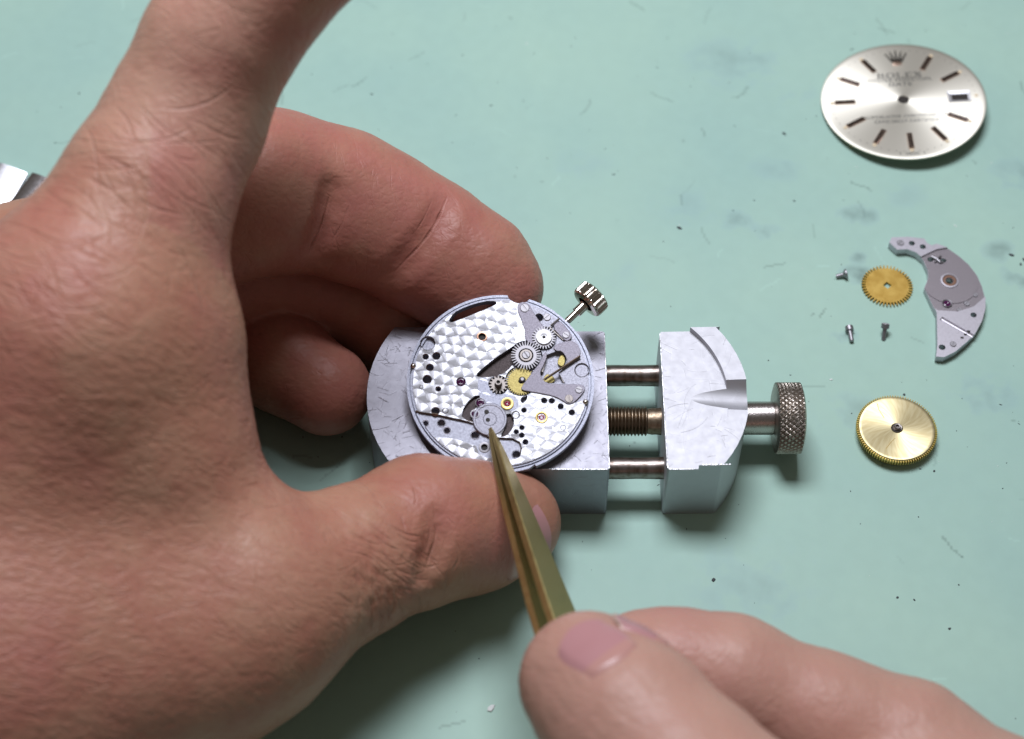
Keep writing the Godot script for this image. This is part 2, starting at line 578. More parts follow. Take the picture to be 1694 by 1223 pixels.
# ---------------------------------------------------------------- hands: one continuous surface each, from tapered bones
class HandField:
	var groups := {}
	var webs := []
	var creases := []
	var k_palm := 8.0
	var lo := Vector3.ONE * 1e9
	var hi := Vector3.ONE * -1e9

	func grow(p: Vector3, r: float) -> void:
		lo = lo.min(p - Vector3.ONE * (r + 2.0))
		hi = hi.max(p + Vector3.ONE * (r + 2.0))

	func bone(group: int, a: Array) -> void:
		if not groups.has(group):
			groups[group] = []
		var p := Vector3(a[0], a[1], a[2])
		var q := Vector3(a[3], a[4], a[5])
		groups[group].push_back([p, q - p, a[6], a[7] - a[6], 1.0 / maxf((q - p).length_squared(), 1e-6)])
		grow(p, a[6])
		grow(q, a[7])

	func web(a: Array) -> void:
		webs.push_back([Vector3(a[0], a[1], a[2]), Vector3(a[3], a[4], a[5]), Vector3(a[6], a[7], a[8]), a[9]])

	# a furrow of radius r pressed in along a line
	func crease(a: Vector3, b: Vector3, r: float) -> void:
		creases.push_back([a, b - a, r, 0.0, 1.0 / maxf((b - a).length_squared(), 1e-6)])

	# a furrow pressed a given depth into the surface, along points and their outward directions
	func furrow(a: Array, r: float, deep: float) -> void:
		var path := []
		for i in range(0, a.size(), 6):
			var d := Vector3(a[i + 3], a[i + 4], a[i + 5]).normalized()
			path.push_back(hit(Vector3(a[i], a[i + 1], a[i + 2]) + d * 5.0, -d) + d * (r - deep))
		for i in path.size() - 1:
			crease(path[i], path[i + 1], r)

	static func smooth_min(a: float, b: float, k: float) -> float:
		var h := k - absf(a - b)
		return minf(a, b) if h <= 0.0 else minf(a, b) - h * h / (4.0 * k)

	static func bone_at(s: Array, p: Vector3) -> float:
		var d: Vector3 = p - s[0]
		var t := clampf(d.dot(s[1]) * s[4], 0.0, 1.0)
		return (d - s[1] * t).length() - (s[2] + s[3] * t)

	static func web_at(w: Array, p: Vector3) -> float:
		var a: Vector3 = w[0]
		var b: Vector3 = w[1]
		var c: Vector3 = w[2]
		var ba := b - a
		var cb := c - b
		var ac := a - c
		var nn := ba.cross(ac)
		var pa := p - a
		var pb := p - b
		var pc := p - c
		if signf(ba.cross(nn).dot(pa)) + signf(cb.cross(nn).dot(pb)) + signf(ac.cross(nn).dot(pc)) < 2.0:
			var x := (ba * clampf(ba.dot(pa) / ba.length_squared(), 0.0, 1.0) - pa).length_squared()
			var y := (cb * clampf(cb.dot(pb) / cb.length_squared(), 0.0, 1.0) - pb).length_squared()
			var z := (ac * clampf(ac.dot(pc) / ac.length_squared(), 0.0, 1.0) - pc).length_squared()
			return sqrt(minf(x, minf(y, z))) - w[3]
		return absf(nn.dot(pa)) / nn.length() - w[3]

	# near: only what can matter within reach of a place; {} for everything
	func near(p: Vector3, reach: float) -> Dictionary:
		var best := 1e9
		var found := {}
		for g in groups:
			for s in groups[g]:
				best = minf(best, bone_at(s, p))
		for w in webs:
			best = minf(best, web_at(w, p))
		var lim := best + reach * 2.0 + 10.0
		found.groups = {}
		for g in groups:
			var l: Array = groups[g].filter(func(s): return bone_at(s, p) < lim)
			if l:
				found.groups[g] = l
		found.webs = webs.filter(func(w): return web_at(w, p) < lim)
		found.creases = creases.filter(func(s): return bone_at(s, p) < reach + 2.5)
		return found

	func at(p: Vector3, f: Dictionary) -> float:
		var palm := 1e6
		if f.groups.has(-1):
			for s in f.groups[-1]:
				palm = smooth_min(palm, bone_at(s, p), 9.0)
		for w in f.webs:
			palm = smooth_min(palm, web_at(w, p), 9.0)
		var d := palm
		for g in f.groups:
			if g == -1:
				continue
			var x := 1e6
			for s in f.groups[g]:
				x = smooth_min(x, bone_at(s, p), 3.0)
			d = minf(d, smooth_min(x, palm, k_palm))
		for s in f.creases:
			d = -smooth_min(-d, bone_at(s, p), 1.6)
		return d

	func all() -> Dictionary:
		return {"groups": groups, "webs": webs, "creases": []}

	# the first place on the surface from p along d
	func hit(p: Vector3, d: Vector3) -> Vector3:
		var f := all()
		var t := 0.0
		for i in 60:
			var x := at(p + d * t, f)
			t += x * 0.9
			if absf(x) < 0.01:
				break
		return p + d * t


# surface nets over the field: visits only blocks near the surface
func skin_mesh(f: HandField, cell: float, tint: Callable, bump: Callable) -> ArrayMesh:
	var lo := f.lo
	var dim := Vector3i(((f.hi - lo) / cell).ceil()) + Vector3i.ONE * 2
	var nb := Vector3i(dim.x / 8 + 1, dim.y / 8 + 1, dim.z / 8 + 1)
	dim = nb * 8 + Vector3i.ONE
	var grid := PackedFloat32Array()
	grid.resize(dim.x * dim.y * dim.z)
	grid.fill(9.0)
	var kept: Array[Vector3i] = []
	var sx := 1
	var sy := dim.x
	var sz := dim.x * dim.y
	var half := cell * 4.0
	var reach := half * 1.74
	for bz in nb.z:
		for by in nb.y:
			for bx in nb.x:
				var c := lo + Vector3(bx * 8 + 4, by * 8 + 4, bz * 8 + 4) * cell
				var fl := f.near(c, reach)
				if absf(f.at(c, fl)) > reach + 4.0 and f.at(c, fl) > 0.0 or f.at(c, fl) < -reach - 4.0:
					continue
				kept.push_back(Vector3i(bx, by, bz))
				for k in 9:
					for j in 9:
						var base := bx * 8 + (by * 8 + j) * sy + (bz * 8 + k) * sz
						var p := lo + Vector3(bx * 8, by * 8 + j, bz * 8 + k) * cell
						for i in 9:
							grid[base + i] = f.at(p, fl)
							p.x += cell
	var number := {}
	var verts := PackedVector3Array()
	var offs := [0, sx, sy, sx + sy, sz, sx + sz, sy + sz, sx + sy + sz]
	for b in kept:
		for k in 8:
			for j in 8:
				for i in 8:
					var at := b.x * 8 + i + (b.y * 8 + j) * sy + (b.z * 8 + k) * sz
					var inside := 0
					for o in offs:
						if grid[at + o] < 0.0:
							inside += 1
					if inside == 0 or inside == 8:
						continue
					var sum := Vector3.ZERO
					var cnt := 0
					for e in 12:
						var axis := e / 4
						var q := e % 4
						var c0 := Vector3i.ZERO
						c0[(axis + 1) % 3] = q & 1
						c0[(axis + 2) % 3] = q >> 1
						var c1 := c0
						c1[axis] = 1
						var d0 := grid[at + c0.x + c0.y * sy + c0.z * sz]
						var d1 := grid[at + c1.x + c1.y * sy + c1.z * sz]
						if (d0 < 0.0) != (d1 < 0.0):
							sum += Vector3(c0).lerp(Vector3(c1), d0 / (d0 - d1))
							cnt += 1
					number[at] = verts.size()
					verts.push_back(lo + (Vector3(b.x * 8 + i, b.y * 8 + j, b.z * 8 + k) + sum / cnt) * cell)
	var index := PackedInt32Array()
	var steps := [sx, sy, sz]
	for at in number:
		for axis in 3:
			var u: int = steps[(axis + 1) % 3]
			var w: int = steps[(axis + 2) % 3]
			var d0 := grid[at]
			var d1 := grid[at + steps[axis]]
			if (d0 < 0.0) == (d1 < 0.0):
				continue
			if not (number.has(at - u) and number.has(at - w) and number.has(at - u - w)):
				continue
			var a: int = number[at]
			var b: int = number[at - u]
			var c: int = number[at - u - w]
			var d: int = number[at - w]
			if d0 < 0.0:
				index.append_array(PackedInt32Array([a, c, b, a, d, c]))
			else:
				index.append_array(PackedInt32Array([a, b, c, a, c, d]))
	var normals := face_normals(verts, index)
	var colours := PackedColorArray()
	colours.resize(verts.size())
	for i in verts.size():
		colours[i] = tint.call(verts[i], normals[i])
		verts[i] += normals[i] * bump.call(verts[i], normals[i])
	normals = face_normals(verts, index)
	var places := PackedVector2Array()
	places.resize(verts.size())
	for i in verts.size():
		places[i] = skin_place(verts[i]) / SKIN_SPAN
		verts[i] *= MM
	var arr := []
	arr.resize(Mesh.ARRAY_MAX)
	arr[Mesh.ARRAY_VERTEX] = verts
	arr[Mesh.ARRAY_NORMAL] = normals
	arr[Mesh.ARRAY_COLOR] = colours
	arr[Mesh.ARRAY_TEX_UV] = places
	arr[Mesh.ARRAY_INDEX] = index
	var m := ArrayMesh.new()
	m.add_surface_from_arrays(Mesh.PRIMITIVE_TRIANGLES, arr)
	return m


func face_normals(verts: PackedVector3Array, index: PackedInt32Array) -> PackedVector3Array:
	var out := PackedVector3Array()
	out.resize(verts.size())
	for i in range(0, index.size(), 3):
		var a := index[i]
		var b := index[i + 1]
		var c := index[i + 2]
		var x := (verts[c] - verts[a]).cross(verts[b] - verts[a])
		out[a] += x
		out[b] += x
		out[c] += x
	for i in out.size():
		out[i] = out[i].normalized()
	return out


func patch(p: Vector3, c: Vector3, r: float) -> float:
	return exp(-(p - c).length_squared() / (r * r))


var mottle := FastNoiseLite.new()
var wrinkle := FastNoiseLite.new()
var warp := FastNoiseLite.new()


func skin_colour(p: Vector3, red: float, pale: float) -> Color:
	var m := mottle.get_noise_3dv(p) + 0.5 * mottle.get_noise_3dv(p * 3.1)
	var c := Vector3(0.435, 0.220, 0.139)
	c = c.lerp(Vector3(0.44, 0.170, 0.134), clampf(red + 0.42 * m, 0.0, 1.0))
	c = c.lerp(Vector3(0.52, 0.305, 0.225), clampf(pale - 0.38 * m, 0.0, 1.0))
	return Color(c.x, c.y, c.z)


func left_tint(p: Vector3, n: Vector3) -> Color:
	var red := 0.22 + 1.1 * patch(p, Vector3(-72, 56, 30), 15.0) + 0.3 * patch(p, Vector3(-60, 30, 70), 25.0) + 0.35 * patch(p, Vector3(-7, 26, 42), 12.0)
	if p.x > -46.0 and p.z < 24.0:
		red += 0.55   # the inner side of the fingers
	red += 0.6 * patch(p, Vector3(-40, 28, 32), 9.0) + 0.7 * patch(p, Vector3(0, 16, 44), 5.0)
	var pale := 0.75 * patch(p, Vector3(-44, 76, 4), 20.0) + 0.2 * patch(p, Vector3(-30, 36, 50), 12.0)
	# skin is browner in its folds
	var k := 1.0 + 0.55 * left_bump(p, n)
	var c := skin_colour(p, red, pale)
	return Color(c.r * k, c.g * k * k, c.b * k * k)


func right_tint(p: Vector3, _n: Vector3) -> Color:
	var c := skin_colour(p, 0.3 + 0.4 * patch(p, Vector3(20, 33, 68), 12.0), 0.3)
	return c.lerp(Color(0.53, 0.31, 0.255), 0.55)


func folds(p: Vector3, along: Vector3, up: Vector3, every: float, length: float) -> float:
	var side := along.cross(up).normalized()
	up = side.cross(along)
	var q := Vector3(p.dot(along) / length, p.dot(side) / every, p.dot(up) / (every * 4.0))
	q.y += warp.get_noise_3dv(p * 0.7) * 1.1
	var x := wrinkle.get_noise_3dv(q * 10.0)
	return -pow(1.0 - minf(absf(x) * 2.6, 1.0), 2.0)


func left_bump(p: Vector3, _n: Vector3) -> float:
	var d := 0.0
	var fingers := clampf((p.x + 46.0) / 3.0, 0.0, 1.0) * clampf((24.0 - p.z) / 4.0, 0.0, 1.0)
	var hand_up := Vector3(0.35, 0.8, 0.48).normalized()
	# the back of the hand: short folds that run across towards the thumb
	var back := (1.0 - fingers) * clampf((p.z - 4.0) / 14.0, 0.15, 1.0) * clampf((-4.0 - p.x) / 12.0, 0.15, 1.0)
	d += 0.09 * back * folds(p, Vector3(0.95, -0.22, 0.22).normalized(), hand_up, 1.5, 9.0)
	d += 0.05 * back * folds(p + Vector3(7, 3, 1), Vector3(0.97, -0.2, -0.1).normalized(), hand_up, 1.0, 5.0)
	# across the index finger and its knuckle
	var index := exp(-pow((p - Vector3(-52, 62, 14)).length() / 20.0, 2.0))
	d += 0.12 * index * folds(p + Vector3(3, 9, 4), Vector3(0.8, -0.1, 0.6).normalized(), Vector3(0.2, 0.95, 0.2).normalized(), 2.6, 18.0)
	# thumb joint
	var joint := exp(-pow((p - Vector3(-17, 23, 51)).length() / 9.0, 2.0))
	d += 0.25 * joint * folds(p, Vector3(0.66, -0.45, 0.6).normalized(), Vector3(0.3, 0.8, 0.5).normalized(), 2.0, 9.0)
	# faint lines across the inner fingers
	d += 0.05 * fingers * folds(p, Vector3(-0.2, 0.75, -0.6).normalized(), Vector3(0.3, 0.6, 0.75).normalized(), 1.4, 9.0)
	d += 0.10 * mottle.get_noise_3dv(p * 1.7)
	return d


func right_bump(p: Vector3, _n: Vector3) -> float:
	return 0.08 * folds(p, Vector3(0.4, 0.1, 0.9).normalized(), Vector3(0, 1, 0), 2.0, 6.0) + 0.2 * mottle.get_noise_3dv(p * 1.2)


# a nail: a thin curved plate laid on the finger's surface
func nail(f: HandField, centre: Vector3, out: Vector3, tip: Vector3, length: float, width: float, parent: Node, rim := 0.35) -> MeshInstance3D:
	tip = (tip - out * tip.dot(out)).normalized()
	var side := tip.cross(out).normalized()
	var s := Shape.new()
	s.has_col = true
	s.crease = 70.0
	var nu := 14
	var nv := 16
	var g := []
	for j in nv + 1:
		for i in nu + 1:
			var a := (float(i) / nu) * 2.0 - 1.0
			var b := (float(j) / nv) * 2.0 - 1.0
			var w := width * 0.5 * (1.0 - 0.10 * b * b)
			var round_ := 1.0 - 0.30 * a * a
			var p := centre + side * a * w + tip * b * length * 0.5 * (round_ if b > 0 else 1.0 - 0.22 * a * a)
			var h := f.hit(p + out * 8.0, -out)
			var lift := 0.28
			if absf(a) > 0.93 or b < -0.93:
				lift = -0.15
			h += out * lift
			g.push_back(h)
	for j in nv:
		for i in nu:
			var k := j * (nu + 1) + i
			var b := (float(j) / nv) * 2.0 - 1.0
			var c := Color(0.49, 0.245, 0.250)
			if b < -0.62:
				c = Color(0.51, 0.27, 0.235)
			if b > 1.0 - rim:
				c = Color(0.54, 0.36, 0.29)
			s.quad(g[k], g[k + 1], g[k + nu + 2], g[k + nu + 1])
			for e in 6:
				s.col.push_back(c)
	return obj("fingernail", s, mat.nail, parent)


func build_hands() -> void:
	mottle.frequency = 0.06
	mottle.seed = 4
	mottle.fractal_octaves = 3
	wrinkle.frequency = 0.1
	wrinkle.fractal_type = FastNoiseLite.FRACTAL_NONE
	wrinkle.seed = 9
	warp.frequency = 0.12
	warp.seed = 17
	var f := left_hand_field()
	# shallow valleys at the finger joints and along the web of the thumb: points on the skin with their outward directions
	f.furrow([-26.9, 36.8, -6.7, 0.64, 0.60, 0.47, -27.4, 35.4, -4.5, 0.66, 0.48, 0.58, -28.4, 33.2, -2.2, 0.59, 0.35, 0.73, -29.8, 31.2, -0.6, 0.51, 0.15, 0.84], 2.2, 0.9)
	f.furrow([-10.2, 30.1, -10.0, 0.41, 0.91, 0.09, -11.5, 29.5, -6.5, 0.27, 0.86, 0.44, -13.5, 28.4, -3.6, 0.26, 0.76, 0.59, -16.1, 26.9, -1.3, 0.19, 0.58, 0.79, -18.3, 25.0, 0.1, 0.05, 0.32, 0.95], 2.6, 0.35)
	f.furrow([-10.5, 24.6, 43.1, 0.40, 0.87, 0.28, -10.3, 23.7, 45.1, 0.47, 0.77, 0.43, -11.0, 22.6, 47.4, 0.57, 0.62, 0.53, -12.0, 21.2, 49.8, 0.71, 0.39, 0.58], 2.0, 0.6)
	var hand := mesh("left_hand", skin_mesh(f, CELL, left_tint, left_bump), mat.skin, self)
	tag(hand, "left hand with raised index finger gripping the watch movement between thumb and middle finger", "hand")
	nail(f, Vector3(3.2, 11.6, 41.5), Vector3(0.55, 0.0, 0.83).normalized(), Vector3(0.8, -0.35, -0.5), 9.0, 9.5, hand, 0.12)
	var r := right_hand_field()
	r.k_palm = 5.0
	var rh := mesh("right_hand", skin_mesh(r, CELL * 1.1, right_tint, right_bump), mat.skin, self)
	tag(rh, "right hand with pink thumbnail pinching the brass tweezers", "hand")
	nail(r, Vector3(10.3, 43.9, 71.6), Vector3(-0.12, 0.88, -0.45).normalized(), Vector3(-0.62, -0.25, -0.75), 9.0, 8.4, rh, 0.12)
	nail(r, Vector3(16.5, 40.0, 66.6), Vector3(0.2, 0.75, -0.62).normalized(), Vector3(-1.0, 0.0, -0.1), 8.0, 7.5, rh, 0.15)


func left_hand_field() -> HandField:
	var f := HandField.new()
	f.bone(-1, [-102.8, 22.5, 40.7, -57.4, 49.6, 29.9, 22.0, 13.0])
	f.bone(-1, [-89.1, 19.2, 66.1, -72.0, 21.6, 62.7, 24.0, 22.0])
	f.bone(-1, [-102.8, 22.5, 40.7, -89.1, 19.2, 66.1, 25.0, 24.0])
	f.bone(-1, [-102.8, 22.5, 40.7, -72.4, 27.5, 9.3, 22.0, 12.0])
	f.bone(-1, [-89.1, 19.2, 66.1, -70.5, 6.5, 7.9, 22.0, 12.0])
	f.bone(-1, [-72.4, 27.5, 9.3, -71.4, 18.1, 5.2, 13.0, 12.0])
	f.bone(-1, [-71.4, 18.1, 5.2, -70.5, 6.5, 7.9, 12.0, 11.0])
	f.bone(-1, [-57.4, 49.6, 29.9, -72.4, 27.5, 9.3, 12.0, 12.0])
	f.bone(-1, [-73.6, 19.7, 65.4, -43.1, 20.2, 61.2, 22.0, 13.5])
	f.bone(-1, [-44.0, 29.5, 23.8, -41.9, 23.3, 32.6, 6.3, 5.6])
	f.web([-102.8, 22.5, 40.7, -57.4, 49.6, 29.9, -72.0, 21.6, 62.7, 15.0])
	f.web([-57.4, 49.6, 29.9, -72.0, 21.6, 62.7, -48.7, 36.4, 40.0, 12.0])
	f.web([-57.4, 49.6, 29.9, -46.5, 46.6, 27.2, -48.7, 36.4, 40.0, 9.5])
	f.web([-48.7, 36.4, 40.0, -72.0, 21.6, 62.7, -43.1, 28.3, 46.3, 9.4])
	f.bone(0, [-57.4, 49.6, 29.9, -48.6, 59.2, 12.8, 11.8, 11.3])
	f.bone(0, [-48.6, 59.2, 12.8, -43.8, 63.5, 3.4, 11.3, 10.3])
	f.bone(0, [-43.8, 63.5, 3.4, -39.4, 70.4, -3.0, 10.3, 9.6])
	f.bone(0, [-39.4, 70.4, -3.0, -24.9, 83.2, -10.7, 9.6, 8.1])
	f.bone(0, [-24.9, 83.2, -10.7, -15.2, 89.9, -13.3, 8.1, 6.6])
	f.bone(1, [-72.0, 21.6, 62.7, -34.8, 22.2, 54.9, 22.0, 13.7])
	f.bone(1, [-34.8, 22.2, 54.9, -23.6, 18.3, 46.5, 13.7, 10.3])
	f.bone(1, [-23.6, 18.3, 46.5, -12.9, 14.2, 38.6, 10.3, 10.5])
	f.bone(1, [-12.9, 14.2, 38.6, -6.0, 10.1, 35.6, 10.5, 9.4])
	f.bone(1, [-6.0, 10.1, 35.6, -0.5, 7.4, 33.4, 9.4, 7.9])
	f.bone(2, [-72.4, 27.5, 9.3, -40.1, 33.7, -9.9, 12.0, 12.0])
	f.bone(2, [-40.1, 33.7, -9.9, -35.2, 29.7, -13.0, 12.0, 11.5])
	f.bone(2, [-35.2, 29.7, -13.0, -26.6, 26.9, -14.2, 11.5, 10.0])
	f.bone(2, [-26.6, 26.9, -14.2, -19.7, 23.4, -12.7, 10.0, 9.6])
	f.bone(2, [-19.7, 23.4, -12.7, -12.6, 20.6, -10.4, 9.6, 8.9])
	f.bone(2, [-12.6, 20.6, -10.4, -5.4, 18.0, -6.8, 8.9, 8.2])
	f.bone(2, [-5.4, 18.0, -6.8, -2.0, 16.2, -4.2, 8.2, 7.0])
	f.bone(2, [-38.3, 31.6, -6.9, -34.2, 28.7, -8.1, 9.2, 8.4])
	f.bone(2, [-24.6, 25.2, -8.3, -20.2, 23.3, -7.4, 8.2, 7.6])
	f.bone(2, [-14.0, 19.1, -6.5, -8.3, 16.1, -4.0, 8.0, 7.4])
	f.bone(3, [-71.4, 18.1, 5.2, -42.9, 15.9, -7.2, 12.0, 8.2])
	f.bone(3, [-42.9, 15.9, -7.2, -33.8, 11.9, -8.5, 8.2, 7.4])
	f.bone(3, [-33.8, 11.9, -8.5, -28.1, 9.4, -8.5, 7.4, 7.0])
	f.bone(3, [-25.7, 8.7, -7.5, -19.4, 6.1, -5.5, 7.6, 8.2])
	f.bone(3, [-19.4, 6.1, -5.5, -12.5, 3.0, -1.1, 8.2, 7.4])
	f.bone(4, [-70.5, 6.5, 7.9, -45.8, 6.1, -3.7, 11.0, 8.4])
	f.bone(4, [-45.8, 6.1, -3.7, -36.7, 8.0, 4.0, 8.4, 7.6])
	f.bone(4, [-36.7, 8.0, 4.0, -29.1, 8.6, 10.0, 7.6, 7.2])
	return f
func right_hand_field() -> HandField:
	var f := HandField.new()
	f.bone(-1, [67.1, 17.4, 91.2, 30.8, 37.7, 100.6, 15.0, 15.0])
	f.bone(0, [30.8, 37.7, 100.6, 20.6, 35.5, 86.4, 13.4, 11.0])
	f.bone(0, [20.6, 35.5, 86.4, 14.4, 35.2, 78.1, 11.0, 10.1])
	f.bone(0, [14.4, 35.2, 78.1, 10.5, 34.0, 72.9, 10.1, 8.8])
	f.bone(0, [10.5, 34.0, 72.9, 9.2, 33.8, 71.4, 8.8, 7.8])
	f.bone(1, [67.1, 17.4, 91.2, 51.9, 18.7, 75.5, 14.3, 9.7])
	f.bone(1, [51.9, 18.7, 75.5, 41.8, 20.2, 71.6, 9.7, 8.8])
	f.bone(1, [41.8, 20.2, 71.6, 28.7, 22.6, 66.6, 8.8, 8.5])
	f.bone(1, [28.7, 22.6, 66.6, 20.3, 23.7, 65.0, 8.5, 7.5])
	f.bone(1, [20.3, 23.7, 65.0, 15.9, 24.5, 63.8, 7.5, 5.5])
	return f


# ---------------------------------------------------------------- small hardware
func toothed(r_out: float, r_root: float, teeth: int, y0: float, y1: float, hole: float, square := false, s: Shape = null, per := 6) -> Shape:
	if s == null:
		s = Shape.new()
	s.crease = 25.0

	var count := teeth * per
	var o := PackedVector2Array()
	var h := PackedVector2Array()
	var shape := [0.0, 1.0, 1.0, 0.0, 0.0, 0.0] if per == 6 else [0.0, 1.0, 1.0, 0.0]
	var place := [0.0, 0.14, 0.40, 0.54, 0.7, 0.86] if per == 6 else [0.0, 0.2, 0.5, 0.7]
	for t in teeth:
		for k in per:
			var a: float = TAU * (t + place[k]) / teeth
			var r: float = lerpf(r_root, r_out, shape[k])
			var d := Vector2(cos(a), sin(a))
			o.push_back(d * r)
			h.push_back(d * (hole / maxf(absf(cos(a + 0.6)), absf(sin(a + 0.6))) if square else hole))
	for i in count:
		var j := (i + 1) % count
		var a := o[i]
		var b := o[j]
		var c := h[j]
		var d := h[i]
		s.quad(Vector3(a.x, y1, a.y), Vector3(d.x, y1, d.y), Vector3(c.x, y1, c.y), Vector3(b.x, y1, b.y))
		s.quad(Vector3(a.x, y0, a.y), Vector3(b.x, y0, b.y), Vector3(c.x, y0, c.y), Vector3(d.x, y0, d.y))
		s.quad(Vector3(a.x, y0, a.y), Vector3(a.x, y1, a.y), Vector3(b.x, y1, b.y), Vector3(b.x, y0, b.y))
		s.quad(Vector3(d.x, y0, d.y), Vector3(c.x, y0, c.y), Vector3(c.x, y1, c.y), Vector3(d.x, y1, d.y))
	return s


func disc_shape(r: float, y0: float, y1: float, bevel := 0.05, seg := 28) -> Shape:
	var s := Shape.new()
	s.crease = 30.0
	s.lathe(PackedVector2Array([Vector2(r, y0), Vector2(r, y1 - bevel), Vector2(r - bevel, y1), Vector2(0, y1)]), seg)
	return s


func slotted_head(r: float, h: float, turn: float, slot := 0.24) -> Shape:
	# two half moons with a real slot between them, on a lower disc
	var s := Shape.new()
	s.crease = 30.0
	s.lathe(PackedVector2Array([Vector2(r, 0), Vector2(r, h * 0.45), Vector2(0, h * 0.45)]), 24)
	for side in [1.0, -1.0]:
		var p := PackedVector2Array()
		var a0 := asin(slot * 0.5)
		for k in 13:
			var a := lerpf(a0, PI - a0, k / 12.0)
			p.push_back(Vector2(cos(a) * r, sin(a) * r * side).rotated(turn))
		s.prism(p, h * 0.45, h, 0.05)
	return s


func screw_head(parent: Node, x: float, b: float, y: float, r: float, turn: float, called := "screw", m: Material = null) -> void:
	obj(called, slotted_head(r, 0.16, turn), m if m else mat.steel, parent, Vector3(x, y, -b))


func jewel(parent: Node, x: float, b: float, r: float, stone: float, y: float, dark := false) -> void:
	if r > stone + 0.05:
		var s := Shape.new()
		s.crease = 40.0
		s.lathe(PackedVector2Array([Vector2(r, 0), Vector2(r, 0.10), Vector2(r - 0.07, 0.15), Vector2(stone + 0.16, 0.14), Vector2(stone, 0.02)]), 28)
		var g := obj("jewel_setting", s, mat.gold if not dark else mat.steel, parent, Vector3(x, y, -b))
		jewel_stone(g, Vector3.ZERO, stone, dark)
	else:
		jewel_stone(parent, Vector3(x, y, -b), stone, dark)


func jewel_stone(parent: Node, at: Vector3, r: float, dark: bool) -> void:
	var s := Shape.new()
	s.crease = 60.0
	s.lathe(PackedVector2Array([Vector2(r, 0.0), Vector2(r, 0.03), Vector2(r * 0.75, 0.09), Vector2(r * 0.45, 0.07), Vector2(r * 0.22, 0.0), Vector2(0, -0.02)]), 22)
	obj("jewel", s, mat.ruby_dark if dark else mat.ruby, parent, at)


func bushing(parent: Node, x: float, b: float, r: float, hole: float, y: float, m: Material) -> void:
	var s := Shape.new()
	s.crease = 40.0
	s.lathe(PackedVector2Array([Vector2(r, 0), Vector2(r, 0.06), Vector2(r - 0.05, 0.09), Vector2(hole + 0.04, 0.09), Vector2(hole, 0.04), Vector2(hole, -0.6)]), 26)
	var o := obj("bushing", s, m, parent, Vector3(x, y, -b))
	obj("pivot_hole", disc_shape(hole, -0.6, -0.35, 0.01), mat.hole, o)


